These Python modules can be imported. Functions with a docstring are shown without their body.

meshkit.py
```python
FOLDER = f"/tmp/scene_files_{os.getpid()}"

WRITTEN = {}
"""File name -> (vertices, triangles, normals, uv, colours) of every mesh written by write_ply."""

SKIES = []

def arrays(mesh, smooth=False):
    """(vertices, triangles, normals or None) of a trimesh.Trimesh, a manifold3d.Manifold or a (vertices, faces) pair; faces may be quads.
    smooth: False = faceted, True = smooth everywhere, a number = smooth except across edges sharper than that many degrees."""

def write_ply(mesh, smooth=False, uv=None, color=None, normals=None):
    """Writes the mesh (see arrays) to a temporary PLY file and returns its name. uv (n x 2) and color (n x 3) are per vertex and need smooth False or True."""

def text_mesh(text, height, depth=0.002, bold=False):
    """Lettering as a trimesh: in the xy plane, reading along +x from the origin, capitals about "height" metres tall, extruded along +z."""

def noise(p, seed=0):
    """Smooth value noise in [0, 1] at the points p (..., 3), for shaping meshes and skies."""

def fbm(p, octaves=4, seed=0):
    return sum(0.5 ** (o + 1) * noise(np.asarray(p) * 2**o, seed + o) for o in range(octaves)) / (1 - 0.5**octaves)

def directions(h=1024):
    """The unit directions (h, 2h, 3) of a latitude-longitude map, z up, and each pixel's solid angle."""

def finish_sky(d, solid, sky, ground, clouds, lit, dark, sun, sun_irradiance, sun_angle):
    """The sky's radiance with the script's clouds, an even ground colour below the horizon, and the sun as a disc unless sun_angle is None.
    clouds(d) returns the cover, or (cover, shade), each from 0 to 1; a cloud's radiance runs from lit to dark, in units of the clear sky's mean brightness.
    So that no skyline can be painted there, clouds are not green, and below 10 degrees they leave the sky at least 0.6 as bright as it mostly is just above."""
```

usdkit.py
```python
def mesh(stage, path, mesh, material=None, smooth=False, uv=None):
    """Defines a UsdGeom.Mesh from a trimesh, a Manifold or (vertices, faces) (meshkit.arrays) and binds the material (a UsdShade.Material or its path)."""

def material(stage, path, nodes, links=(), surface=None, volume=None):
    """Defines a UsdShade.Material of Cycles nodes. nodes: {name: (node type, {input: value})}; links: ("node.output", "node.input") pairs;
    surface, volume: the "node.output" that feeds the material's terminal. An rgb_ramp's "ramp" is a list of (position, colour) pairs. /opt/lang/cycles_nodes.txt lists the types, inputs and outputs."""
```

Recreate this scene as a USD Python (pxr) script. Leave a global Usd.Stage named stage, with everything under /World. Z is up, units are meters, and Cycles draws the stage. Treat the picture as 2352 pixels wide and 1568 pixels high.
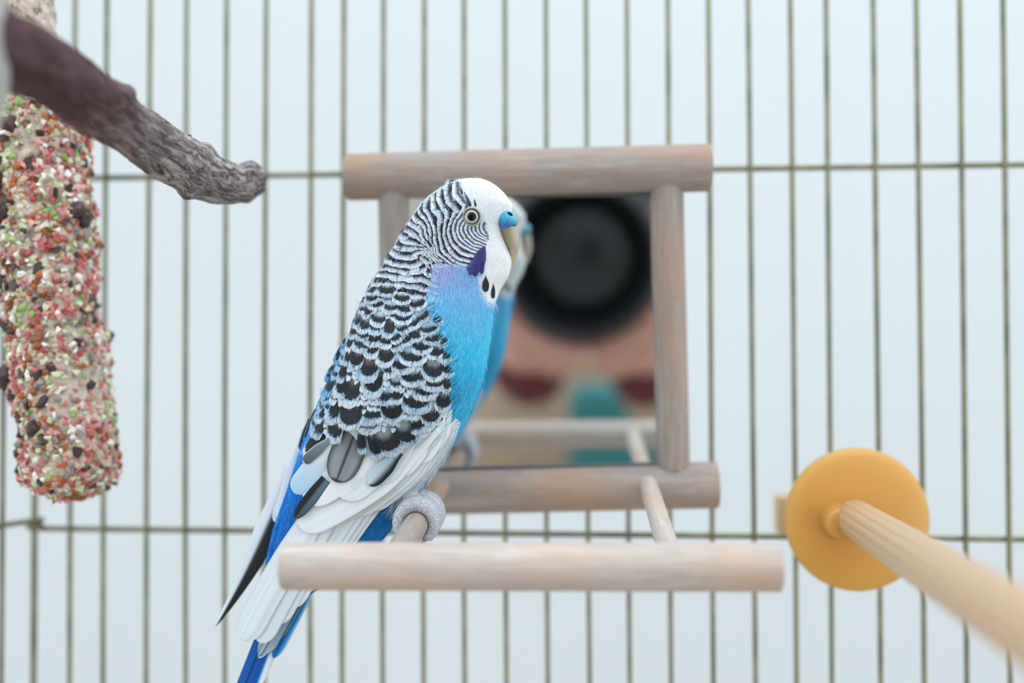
import math, random
import numpy as np, trimesh, usdkit
import manifold3d as m3
from scipy.interpolate import LinearNDInterpolator, NearestNDInterpolator, RBFInterpolator, CubicSpline, PchipInterpolator
from scipy.spatial import cKDTree
from pxr import Usd, UsdGeom, UsdLux, UsdShade, Sdf, Gf, Vt
from meshkit import noise, fbm

stage = Usd.Stage.CreateInMemory()
UsdGeom.SetStageUpAxis(stage, 'Z')
UsdGeom.SetStageMetersPerUnit(stage, 1.0)
UsdGeom.Xform.Define(stage, '/World')
rng = np.random.default_rng(7)
random.seed(7)

# ------------------------------------------------------------------ camera, sky, lights, exposure
FPX = 2250.0                                   # focal length in pixels of the 2352 x 1568 frame
CAM = np.array([0.0, 0.0, 1.25])
YAW, PITCH, ROLL = math.radians(3.85), math.radians(1.1), math.radians(-0.17)
fw = np.array([-math.sin(YAW) * math.cos(PITCH), math.cos(YAW) * math.cos(PITCH), math.sin(PITCH)])
rt = np.cross(fw, [0, 0, 1]); rt /= np.linalg.norm(rt)
up = np.cross(rt, fw)
rt, up = rt * math.cos(ROLL) + up * math.sin(ROLL), up * math.cos(ROLL) - rt * math.sin(ROLL)
R = np.stack([rt, up, -fw], 1)                 # camera axes (right, up, back) as columns
cam = UsdGeom.Camera.Define(stage, '/World/Camera')
m = np.eye(4); m[:3, :3] = R.T; m[3, :3] = CAM
cam.AddTransformOp().Set(Gf.Matrix4d(*m.ravel().tolist()))
cam.CreateHorizontalApertureAttr(36.0); cam.CreateVerticalApertureAttr(24.0)
cam.CreateFocalLengthAttr(36.0 * FPX / 2352.0)
cam.CreateFStopAttr(3.9); cam.CreateFocusDistanceAttr(0.2535)
cam.CreateClippingRangeAttr((0.01, 100.0))
cam.CreateExposureAttr(0.0)

dome = UsdLux.DomeLight.Define(stage, '/World/SkyLight')
dome.CreateIntensityAttr(0.56); dome.CreateColorAttr((0.90, 0.965, 1.01))
win = UsdLux.RectLight.Define(stage, '/World/WindowLight')
win.CreateWidthAttr(1.3); win.CreateHeightAttr(1.1); win.CreateIntensityAttr(1.5); win.CreateColorAttr((0.965, 0.985, 1.0))

win2 = UsdLux.RectLight.Define(stage, '/World/FarWindowLight')
win2.CreateWidthAttr(0.7); win2.CreateHeightAttr(0.6); win2.CreateIntensityAttr(4.0); win2.CreateColorAttr((0.92, 0.97, 1.0))


def aim(prim, eye, target):
    eye, target = np.array(eye, float), np.array(target, float)
    f = target - eye; f /= np.linalg.norm(f)
    r = np.cross(f, [0, 0, 1]); r /= np.linalg.norm(r); u = np.cross(r, f)
    a = np.eye(4); a[0, :3], a[1, :3], a[2, :3], a[3, :3] = r, u, -f, eye
    UsdGeom.Xformable(prim).AddTransformOp().Set(Gf.Matrix4d(*a.ravel().tolist()))


aim(win, (0.3, 0.12, 2.35), (0, 0.35, 1.2))
aim(win2, (-1.05, -2.7, 2.05), (0, 0.3, 1.25))


def ray(px, py):                               # direction in camera axes, one metre of depth
    return np.array([(px - 1176) / FPX, -(py - 784) / FPX, -1.0])


def P(px, py, depth):                          # the place in the world seen at a pixel at some depth
    return CAM + R @ (ray(px, py) * depth)


def on_plane(px, py, o, n):
    d = R @ ray(px, py)
    return CAM + d * (np.dot(o - CAM, n) / np.dot(d, n))


def W(p):                                      # camera axes -> world
    return CAM + np.asarray(p, float) @ R.T


def lin(c):
    c = np.asarray(c, float) / 255.0
    return np.where(c <= 0.04045, c / 12.92, ((c + 0.055) / 1.055) ** 2.4)


# ------------------------------------------------------------------ stage helpers
used = {}


def numbered(parent, name):
    k = (str(parent), name)
    n = used.get(k, -1) + 1
    used[k] = n
    return f'{parent}/{name}' + (f'_{n:03d}' if n else '')


def tag(prim, label=None, cat=None, group=None, kind=None):
    for k, v in (('label', label), ('category', cat), ('group', group), ('kind', kind)):
        if v:
            prim.SetCustomDataByKey(k, v)


BASE = {}


def thing(name, base, label, cat, group=None):
    path = numbered('/World', name)
    x = UsdGeom.Xform.Define(stage, path)
    base = np.asarray(base, float)
    x.AddTranslateOp().Set(Gf.Vec3d(*base.tolist()))
    BASE[path] = base
    tag(x.GetPrim(), label, cat, group)
    return path


def holder(name, parent, label=None):          # a part that is made of sub-parts
    path = numbered(parent, name)
    p = UsdGeom.Xform.Define(stage, path).GetPrim()
    tag(p, label)
    return path


def base_of(path):
    return BASE.get('/'.join(path.split('/')[:3]), np.zeros(3))


def obj(name, parent, mesh, mat, smooth=True, col=None, rest=None, label=None, kind=None):
    path = numbered(parent or '/World', name)
    if hasattr(mesh, 'to_mesh') or isinstance(mesh, trimesh.Trimesh):
        if hasattr(mesh, 'to_mesh'):
            q = mesh.to_mesh(); v, f = np.array(q.vert_properties[:, :3]), np.array(q.tri_verts)
        else:
            v, f = np.array(mesh.vertices), np.array(mesh.faces)
    else:
        v, f = np.asarray(mesh[0], float), np.asarray(mesh[1])
    m_ = usdkit.mesh(stage, path, (v - base_of(path), f), '/World/Looks/' + mat, smooth)
    api = UsdGeom.PrimvarsAPI(m_)
    if col is not None:
        api.CreatePrimvar('col', Sdf.ValueTypeNames.Color3fArray, 'vertex').Set(Vt.Vec3fArray.FromNumpy(np.asarray(col, np.float32)))
    if rest is not None:
        api.CreatePrimvar('rest', Sdf.ValueTypeNames.Float3Array, 'vertex').Set(Vt.Vec3fArray.FromNumpy(np.asarray(rest, np.float32)))
    tag(m_.GetPrim(), label, None, None, kind)
    return path


def grid_faces(nr, nc, wrap=False):
    i, j = np.meshgrid(np.arange(nr - 1), np.arange(nc if wrap else nc - 1), indexing='ij')
    a = i * nc + j; b = i * nc + (j + 1) % nc
    q = np.stack([a, b, b + nc, a + nc], -1).reshape(-1, 4)
    return np.vstack([q[:, [0, 1, 2]], q[:, [0, 2, 3]]])


def frames(path):
    path = np.asarray(path, float)
    t = np.gradient(path, axis=0); t /= np.linalg.norm(t, axis=1, keepdims=True)
    ref = np.array([0, 0, 1.0]) if abs(t[0, 2]) < 0.9 else np.array([1.0, 0, 0])
    n = [np.cross(t[0], ref)]; n[0] /= np.linalg.norm(n[0])
    for k in range(1, len(t)):
        x = n[-1] - t[k] * np.dot(n[-1], t[k]); n.append(x / np.linalg.norm(x))
    n = np.array(n)
    return t, n, np.cross(t, n)


def tube(path, rad, sides=12, cap=True, cross=None):
    """A tube along a path; rad may vary; cross gives a factor per side. Returns vertices, faces, rest coordinates."""
    path = np.asarray(path, float); k = len(path)
    rad = np.broadcast_to(np.asarray(rad, float), (k,))
    t, n, b = frames(path)
    a = np.linspace(0, 2 * np.pi, sides, endpoint=False)
    c = np.ones(sides) if cross is None else cross
    v = path[:, None] + rad[:, None, None] * c[None, :, None] * (np.cos(a)[None, :, None] * n[:, None] + np.sin(a)[None, :, None] * b[:, None])
    s = np.concatenate([[0], np.cumsum(np.linalg.norm(np.diff(path, axis=0), axis=1))])
    rest = np.stack([np.broadcast_to(s[:, None], (k, sides)), rad[:, None] * c * np.cos(a), rad[:, None] * c * np.sin(a)], -1).reshape(-1, 3)
    v = v.reshape(-1, 3); f = grid_faces(k, sides, True)[:, ::-1]
    if cap:
        o = len(v); v = np.vstack([v, path[:1], path[-1:]]); rest = np.vstack([rest, [[0, 0, 0], [s[-1], 0, 0]]])
        j = np.arange(sides); jn = (j + 1) % sides
        e = (k - 1) * sides
        f = np.vstack([f, np.stack([np.full(sides, o), j, jn], 1), np.stack([np.full(sides, o + 1), e + jn, e + j], 1)])
    return v, f, rest


def dowel(a, b, r, sides=32, bevel=0.0006, n=24):
    """A straight round bar with softly rounded ends."""
    a, b = np.asarray(a, float), np.asarray(b, float)
    L = np.linalg.norm(b - a); d = (b - a) / L
    s = np.concatenate([[0, bevel * .3, bevel], np.linspace(bevel, L - bevel, n)[1:-1], [L - bevel, L - bevel * .3, L]])
    rr = np.concatenate([[r - bevel, r - bevel * .25, r], np.full(n - 2, r), [r, r - bevel * .25, r - bevel]])
    return tube(a + np.outer(s, d), rr, sides)


def lathe(profile, o, axis, sides=64):
    """profile: (distance along axis, radius) pairs."""
    axis = np.asarray(axis, float) / np.linalg.norm(axis)
    p = np.asarray(profile, float)
    ref = np.array([0, 0, 1.0]); n = np.cross(axis, ref); n /= np.linalg.norm(n); b = np.cross(axis, n)
    a = np.linspace(0, 2 * np.pi, sides, endpoint=False)
    v = np.asarray(o) + p[:, 0, None, None] * axis + p[:, 1, None, None] * (np.cos(a)[None, :, None] * n + np.sin(a)[None, :, None] * b)
    return v.reshape(-1, 3), grid_faces(len(p), sides, True)[:, ::-1]


def join(parts):
    v, f, n = [], [], 0
    for p in parts:
        v.append(p[0]); f.append(np.asarray(p[1]) + n); n += len(p[0])
    return np.vstack(v), np.vstack(f)


def sm(a, b, x):
    t = np.clip((x - a) / (b - a), 0, 1)
    return t * t * (3 - 2 * t)


# ------------------------------------------------------------------ materials
def M(name, nodes, links, surface='p.BSDF', volume=None):
    return usdkit.material(stage, '/World/Looks/' + name, nodes, links, surface, volume)


def plain(name, rgb, rough=0.5, **kw):
    return M(name, {'p': ('principled_bsdf', {'base_color': tuple(lin(rgb)), 'roughness': rough, **kw})}, [])


def wood(name, c1, c2, c3):
    M(name, {
        'a': ('attribute', {'attribute': 'rest'}),
        'mp': ('mapping', {'scale': (22.0, 260.0, 260.0)}),
        'n': ('noise_texture', {'scale': 1.0, 'detail': 6.0, 'roughness': 0.6, 'distortion': 0.4}),
        'mp2': ('mapping', {'scale': (28.0, 60.0, 60.0)}),
        'n2': ('noise_texture', {'scale': 1.0, 'detail': 3.0}),
        'mp3': ('mapping', {'scale': (160.0, 1500.0, 1500.0)}),
        'n3': ('noise_texture', {'scale': 1.0, 'detail': 3.0}),
        'r1': ('rgb_ramp', {'ramp': [(0.30, tuple(lin(c1))), (0.52, tuple(lin(c2))), (0.75, tuple(lin(c1)))]}),
        'r2': ('rgb_ramp', {'ramp': [(0.46, (0, 0, 0)), (0.68, (1, 1, 1))]}),
        'mx': ('mix', {'color2': tuple(lin(c3))}),
        'r3': ('rgb_ramp', {'ramp': [(0.35, (0.82, 0.82, 0.82)), (0.6, (1, 1, 1))]}),
        'ml': ('mix', {'mix_type': 'multiply', 'fac': 0.7}),
        'b': ('bump', {'strength': 0.25, 'distance': 0.0006}),
        'p': ('principled_bsdf', {'roughness': 0.72, 'specular_ior_level': 0.25})},
      [('a.vector', 'mp.vector'), ('mp.vector', 'n.vector'), ('a.vector', 'mp2.vector'), ('mp2.vector', 'n2.vector'), ('a.vector', 'mp3.vector'), ('mp3.vector', 'n3.vector'),
       ('n.fac', 'r1.fac'), ('n2.fac', 'r2.fac'), ('r1.color', 'mx.color1'), ('r2.color', 'mx.fac'), ('n3.fac', 'r3.fac'),
       ('mx.color', 'ml.color1'), ('r3.color', 'ml.color2'), ('ml.color', 'p.base_color'), ('n.fac', 'b.height'), ('b.normal', 'p.normal')])


wood('weathered_wood', (174, 166, 161), (150, 141, 136), (170, 144, 126))
wood('pale_wood', (202, 194, 188), (182, 172, 166), (198, 174, 156))

M('wall_paint', {'g': ('geometry', {}), 'n': ('noise_texture', {'scale': 1.6, 'detail': 2.0}),
                 'r': ('rgb_ramp', {'ramp': [(0.3, tuple(lin((196, 204, 208)))), (0.7, tuple(lin((200, 207, 211))))]}),
                 'p': ('principled_bsdf', {'roughness': 0.8, 'specular_ior_level': 0.2})},
  [('g.position', 'n.vector'), ('n.fac', 'r.fac'), ('r.color', 'p.base_color')])

plain('room_paint', (176, 170, 160), 0.8)
plain('floor_laminate', (190, 176, 160), 0.5)
M('wire_metal', {'g': ('geometry', {}), 'n': ('noise_texture', {'scale': 60.0, 'detail': 3.0}),
                 'r': ('rgb_ramp', {'ramp': [(0.35, tuple(lin((106, 108, 86)))), (0.55, tuple(lin((134, 134, 110)))), (0.75, tuple(lin((114, 102, 84))))]}),
                 'p': ('principled_bsdf', {'roughness': 0.36, 'metallic': 0.9})},
  [('g.position', 'n.vector'), ('n.fac', 'r.fac'), ('r.color', 'p.base_color')])

M('mirror_glass', {'g': ('geometry', {}), 'n': ('noise_texture', {'scale': 900.0, 'detail': 3.0}),
                   'r': ('rgb_ramp', {'ramp': [(0.3, (0.015, 0.015, 0.015)), (0.8, (0.07, 0.07, 0.07))]}),
                   'p': ('principled_bsdf', {'base_color': (0.83, 0.86, 0.87), 'metallic': 1.0})},
  [('g.position', 'n.vector'), ('n.fac', 'r.fac'), ('r.color', 'p.roughness')])
plain('mirror_edge', (70, 82, 84), 0.3)

M('feather', {'a': ('attribute', {'attribute': 'col'}),
              'p': ('principled_bsdf', {'roughness': 0.62, 'specular_ior_level': 0.22, 'sheen_weight': 0.08}),
              't': ('translucent_bsdf', {}), 'mx': ('mix_closure', {'fac': 0.12})},
  [('a.color', 'p.base_color'), ('a.color', 't.color'), ('p.BSDF', 'mx.closure1'), ('t.BSDF', 'mx.closure2')], 'mx.closure')
M('bird_skin', {'a': ('attribute', {'attribute': 'col'}), 'p': ('principled_bsdf', {'roughness': 0.6, 'specular_ior_level': 0.3})}, [('a.color', 'p.base_color')])
M('cere_skin', {'a': ('attribute', {'attribute': 'col'}), 'g': ('geometry', {}), 'n': ('noise_texture', {'scale': 2600.0, 'detail': 3.0}),
                'b': ('bump', {'strength': 0.25, 'distance': 0.0002}),
                'p': ('principled_bsdf', {'roughness': 0.42, 'specular_ior_level': 0.45, 'subsurface_weight': 0.1, 'subsurface_scale': 0.0006})},
  [('a.color', 'p.base_color'), ('g.position', 'n.vector'), ('n.fac', 'b.height'), ('b.normal', 'p.normal')])
M('beak_horn', {'a': ('attribute', {'attribute': 'col'}), 'p': ('principled_bsdf', {'roughness': 0.32, 'specular_ior_level': 0.5})}, [('a.color', 'p.base_color')])
M('eye_surface', {'a': ('attribute', {'attribute': 'col'}), 'p': ('principled_bsdf', {'roughness': 0.03, 'specular_ior_level': 0.25})}, [('a.color', 'p.base_color')])
M('foot_scales', {'g': ('geometry', {}), 'v': ('voronoi_texture', {'scale': 1450.0, 'feature': 'distance_to_edge'}),
                  'r': ('rgb_ramp', {'ramp': [(0.0, tuple(lin((196, 200, 206)))), (0.05, tuple(lin((182, 187, 195)))), (0.14, tuple(lin((160, 166, 176)))), (0.4, tuple(lin((150, 157, 168))))]}),
                  'b': ('bump', {'strength': 0.7, 'distance': 0.0003}),
                  'p': ('principled_bsdf', {'roughness': 0.55, 'specular_ior_level': 0.4})},
  [('g.position', 'v.vector'), ('v.distance', 'r.fac'), ('r.color', 'p.base_color'), ('v.distance', 'b.height'), ('b.normal', 'p.normal')])

M('bark', {'a': ('attribute', {'attribute': 'rest'}),
           'mp': ('mapping', {'scale': (170.0, 640.0, 640.0)}), 'n': ('noise_texture', {'scale': 1.0, 'detail': 8.0, 'roughness': 0.68, 'distortion': 0.8}),
           'mp2': ('mapping', {'scale': (26.0, 90.0, 90.0)}), 'n2': ('noise_texture', {'scale': 1.0, 'detail': 3.0}),
           'sx': ('separate_xyz', {}), 'mr': ('map_range', {'from_min': 0.045, 'from_max': 0.085, 'to_min': 0.0, 'to_max': 1.0, 'clamp': True}),
           'ad': ('math', {'math_type': 'multiply_add', 'value2': 0.9, 'value3': -0.45}), 'ad2': ('math', {'math_type': 'add', 'use_clamp': True}),
           'r1': ('rgb_ramp', {'ramp': [(0.3, tuple(lin((52, 30, 34)))), (0.55, tuple(lin((84, 58, 62)))), (0.75, tuple(lin((128, 98, 92))))]}),
           'r2': ('rgb_ramp', {'ramp': [(0.34, tuple(lin((56, 40, 44)))), (0.47, tuple(lin((116, 106, 108)))), (0.62, tuple(lin((186, 182, 178))))]}),
           'mx': ('mix', {}), 'b': ('bump', {'strength': 0.9, 'distance': 0.0012}),
           'p': ('principled_bsdf', {'roughness': 0.7, 'specular_ior_level': 0.3})},
  [('a.vector', 'mp.vector'), ('mp.vector', 'n.vector'), ('a.vector', 'mp2.vector'), ('mp2.vector', 'n2.vector'), ('a.vector', 'sx.vector'), ('sx.x', 'mr.value'),
   ('n2.fac', 'ad.value1'), ('mr.result', 'ad2.value1'), ('ad.value', 'ad2.value2'), ('ad2.value', 'mx.fac'),
   ('n.fac', 'r1.fac'), ('n.fac', 'r2.fac'), ('r1.color', 'mx.color1'), ('r2.color', 'mx.color2'), ('mx.color', 'p.base_color'), ('n.fac', 'b.height'), ('b.normal', 'p.normal')])
plain('washer_metal', (176, 176, 170), 0.4, metallic=0.3)

M('seed_paste', {'g': ('geometry', {}), 'n': ('noise_texture', {'scale': 420.0, 'detail': 5.0}),
                 'r': ('rgb_ramp', {'ramp': [(0.32, tuple(lin((118, 106, 98)))), (0.46, tuple(lin((182, 168, 156)))), (0.68, tuple(lin((212, 202, 190))))]}),
                 'b': ('bump', {'strength': 0.8, 'distance': 0.0008}), 'p': ('principled_bsdf', {'roughness': 0.7})},
  [('g.position', 'n.vector'), ('n.fac', 'r.fac'), ('r.color', 'p.base_color'), ('n.fac', 'b.height'), ('b.normal', 'p.normal')])
SEEDS = {'seed_pink': (200, 114, 114), 'seed_red': (180, 82, 82), 'seed_rose': (214, 150, 146), 'seed_white': (238, 232, 226), 'seed_orange': (176, 94, 44), 'seed_brown': (140, 84, 50),
         'seed_green': (146, 178, 106), 'seed_pale_green': (202, 212, 176), 'seed_tan': (196, 172, 146), 'seed_dark': (62, 46, 46), 'seed_grey': (142, 132, 126)}
for k, c in SEEDS.items():
    plain(k, c, 0.42)

M('seed_mixed', {'a': ('attribute', {'attribute': 'col'}), 'p': ('principled_bsdf', {'roughness': 0.42})}, [('a.color', 'p.base_color')])
plain('yellow_plastic', (196, 141, 70), 0.38, subsurface_weight=0.25, subsurface_scale=0.004, subsurface_radius=(1.0, 0.6, 0.25))
plain('cream_plastic', (178, 152, 125), 0.36, subsurface_weight=0.3, subsurface_scale=0.004, subsurface_radius=(1.0, 0.7, 0.4))
plain('lens_black', (24, 27, 30), 0.45)
plain('rubber_black', (34, 38, 42), 0.7)
plain('camera_grey', (70, 78, 84), 0.5)
M('lens_glass', {'p': ('principled_bsdf', {'base_color': tuple(lin((18, 26, 28))), 'roughness': 0.12, 'specular_ior_level': 0.55})}, [])
plain('skin', (206, 156, 140), 0.5, subsurface_weight=0.15, subsurface_scale=0.004)
plain('dark_red_knit', (96, 40, 44), 0.85)
plain('beige_knit', (186, 164, 142), 0.85)
plain('teal_cloth', (64, 142, 146), 0.8)
plain('dark_hair', (52, 40, 34), 0.6)

# ------------------------------------------------------------------ the setting: one white wall behind the cage
WALLY = 0.92
wall = trimesh.creation.box([4.4, 0.1, 2.7]); wall.apply_translation([0, WALLY + 0.05, 1.35])
w_ = obj('wall_back', None, wall, 'wall_paint', False)
tag(stage.GetPrimAtPath(w_), 'plain white wall behind the cage', 'wall', kind='structure')
wf = trimesh.creation.box([4.4, 0.1, 2.7]); wf.apply_translation([0, WALLY - 3.95, 1.35])
w_ = obj('wall_front', None, wf, 'room_paint', False)
tag(stage.GetPrimAtPath(w_), 'plain beige wall of the room behind the photographer', 'wall', kind='structure')
fl = trimesh.creation.box([4.4, 4.0, 0.1]); fl.apply_translation([0, WALLY - 2.0, -0.05])
w_ = obj('floor', None, fl, 'floor_laminate', False)
tag(stage.GetPrimAtPath(w_), 'pale floor of the room far below the cage', 'floor', kind='structure')

# ------------------------------------------------------------------ the cage: a back panel of upright wires, two cross wires, and a side panel at an angle
CY = P(1230, 760, 0.318)[1]
CO, CN = np.array([0, CY, 0.0]), np.array([0, 1.0, 0])
TOP = [172, 245, 345, 428, 520, 611, 715, 790, 881, 975, 1066, 1160, 1254, 1346, 1440, 1534, 1627, 1718, 1815, 1897, 2005, 2104, 2204, 2303, 2402, 2502, 2603, 2704, 2806, 2908, 3011, 3114, 3218, 3322, 3427]
BOT = [160, 237, 336, 427, 517, 607, 713, 786, 879, 973, 1067, 1163, 1258, 1354, 1446, 1541, 1638, 1735, 1829, 1910, 2022, 2122, 2220, 2320, 2420, 2521, 2623, 2725, 2828, 2931, 3035, 3139, 3244, 3349, 3455]
cage = thing('bird_cage', on_plane(1200, 1900, CO, CN), 'wire bird cage of thin upright brass-coloured wires with two cross wires', 'bird cage')
WR = 0.0008
ytop, ybot = -620, 2190


def wire_between(a, b, r=WR, name='wire', n=22, wob=0.0):
    p = a + np.outer(np.linspace(0, 1, n), b - a)
    if wob:
        p = p + wob * (noise(p * 9.0 + 3.1)[:, None] - 0.5) * np.array([1.0, 0.3, 0])
    vv, ff, rr = tube(p, r, 10)
    obj(name, cage, (vv, ff), 'wire_metal')


for t, b in zip(TOP, BOT):
    k = (b - t) / 1568.0
    wire_between(on_plane(t + k * ytop, ytop, CO, CN), on_plane(t + k * ybot, ybot, CO, CN), wob=0.0006)
cor_b = on_plane(79, 1210, CO, CN)
corner_x = cor_b[0]
zb, zt = on_plane(1176, ybot, CO, CN)[2], on_plane(1176, ytop, CO, CN)[2]
wire_between(np.array([corner_x, CY, zb]), np.array([corner_x, CY, zt]), 0.0011)
SD = np.array([-0.46, -0.89, 0.0]); SD /= np.linalg.norm(SD)
ends = []
for k in range(1, 11):
    q = np.array([corner_x, CY, 0]) + SD * 0.0112 * k
    wire_between(np.array([q[0], q[1], zb]), np.array([q[0], q[1], zt]))
for (x0, y0), (x1, y1) in (((200, 409), (2352, 378)), ((90, 1213), (2352, 1238))):
    k = (y1 - y0) / (x1 - x0)
    O2 = CO + np.array([0, 0.0016, 0])
    a, b = on_plane(79, y0 + k * (79 - x0), O2, CN), on_plane(3470, y0 + k * (3470 - x0), O2, CN)
    wire_between(a, b, 0.00095, 'cross_wire', 40)
    a2 = np.array([corner_x, CY, a[2] + 0.0028])
    wire_between(a2 + np.array([0.0024, 0.001, 0.0004]), a2 + SD * 0.118, 0.00095, 'cross_wire', 20)
    lp = np.linspace(0, 2 * np.pi, 25)             # the end of the cross wire is wound round the corner wire
    loop = np.array([corner_x, CY, a[2] + 0.0018]) + 0.0019 * np.stack([np.cos(lp), np.sin(lp), 0 * lp], 1) + np.outer(lp / 6.283, [0, 0, -0.0016])
    vv, ff, rr = tube(loop, 0.0009, 10)
    obj('wire_loop', cage, (vv, ff), 'wire_metal')

# ------------------------------------------------------------------ the mirror perch of dowels
MN = R @ (ray(1330, 600) / np.linalg.norm(ray(1330, 600)))          # the mirror's normal, away from the camera
MO = P(1225, 760, 0.300)
FO = MO - MN * 0.085                                                  # plane of the front perch bar
toy = thing('mirror_perch', on_plane(1225, 1120, MO, MN), 'square wooden perch frame of grey dowels around a mirror, the budgerigar sitting on it', 'bird toy')


def bar(name, a, b, r, mat='weathered_wood', off=0.0):
    vv, ff, rr = dowel(a, b, r)
    rr = rr + np.array([off, off * 0.37, off * 0.11])
    obj(name, toy, (vv, ff), mat, 40, rest=None)
    return vv, ff, rr


def bar2(name, a, b, r, mat='weathered_wood', off=0.0):
    vv, ff, rr = dowel(a, b, r)
    obj(name, toy, (vv, ff), mat, True, rest=rr + np.array([off, off * 0.37, off * 0.11]))


bar2('top_rail', on_plane(797, 407, MO, MN), on_plane(1632, 385, MO, MN), 0.0071, off=0.3)
bar2('bottom_rail', on_plane(812, 1134, MO, MN), on_plane(1648, 1113, MO, MN), 0.0071, off=1.7)
bar2('post', on_plane(905, 440, MO, MN), on_plane(918, 1100, MO, MN), 0.0049, off=2.9)
bar2('post', on_plane(1530, 425, MO, MN), on_plane(1546, 1077, MO, MN), 0.00515, off=4.1)
bar2('perch_bar', on_plane(652, 1300, FO, MN), on_plane(1792, 1302, FO, MN), 0.00535, 'pale_wood', off=5.3)


def to_front(px, py, frac):                    # along the mirror's normal from a point of the mirror's plane
    return on_plane(px, py, MO, MN) - MN * 0.085 * frac


rodR0, rodR1 = to_front(1486, 1103, 0.0), to_front(1486, 1103, 1.0)
rodL0, rodL1 = to_front(1018, 1103, 0.0), to_front(1018, 1103, 1.0)
bar2('rod', rodL0, rodL1, 0.0032, off=6.9)
bar2('rod', rodR0, rodR1, 0.0027, 'pale_wood', off=8.1)
# mirror glass: a thin plate let into the frame
cs = [on_plane(x, y, MO, MN) for x, y in ((916, 428), (1522, 416), (1534, 1082), (926, 1098))]
th = MN * 0.0011
vv = np.array(cs + [c + 2 * th for c in cs]); vv = vv - th
ff = np.array([[0, 1, 2], [0, 2, 3], [4, 6, 5], [4, 7, 6], [0, 5, 1], [0, 4, 5], [1, 6, 2], [1, 5, 6], [2, 7, 3], [2, 6, 7], [3, 4, 0], [3, 7, 4]])
obj('mirror', toy, (vv, ff), 'mirror_glass', False, label='square mirror glass held inside the dowel frame')
for (x0, y0, x1, y1) in ((938, 1077, 1510, 1063), (940, 452, 1500, 447)):
    e0, e1 = on_plane(x0, y0, MO, MN), on_plane(x1, y1, MO, MN)
    vv, ff, rr = tube(np.linspace(e0 - MN * 0.0012, e1 - MN * 0.0012, 6), 0.0006, 8)
    obj('mirror_edge', toy, (vv, ff), 'mirror_edge')

# ------------------------------------------------------------------ the budgerigar
# Bird axes u, v, w: u to the right, v down, w towards the camera, in units of S metres; its middle plane is parallel to the picture, 0.265 m away.
ZB = 0.265
S = ZB / FPX


def bw(q):                                     # bird axes -> world
    q = np.asarray(q, float)
    c = np.stack([(q[..., 0] - 1176) * S, -(q[..., 1] - 784) * S, -(ZB - q[..., 2] * S)], -1)
    return W(c.reshape(-1, 3)).reshape(q.shape)


# trunk and head as sections from crown to tail: left edge, right edge, half depth
SEC = np.array([
    [1068, 411.5, 1106, 411.5, 12], [1050, 416, 1122, 417, 32], [1026, 424, 1143, 430, 52], [1000, 440, 1164, 451, 68], [974, 461, 1177, 474, 79],
    [951, 491, 1173, 499, 87], [931, 522, 1162, 530, 91], [911, 556, 1168, 566, 92], [892, 588, 1176, 598, 93], [871, 622, 1170, 628, 95],
    [850, 660, 1149, 664, 99], [831, 702, 1136, 708, 107], [811, 747, 1129, 760, 116], [790, 800, 1121, 815, 125], [768, 850, 1110, 870, 130],
    [745, 900, 1088, 930, 130], [724, 950, 1060, 990, 126], [706, 1000, 1026, 1042, 110], [690, 1050, 990, 1088, 88], [674, 1100, 958, 1132, 68],
    [655, 1155, 915, 1190, 54], [634, 1215, 860, 1250, 36], [618, 1285, 785, 1315, 24], [622, 1330, 735, 1350, 14], [640, 1366, 700, 1376, 5]], float)
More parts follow.
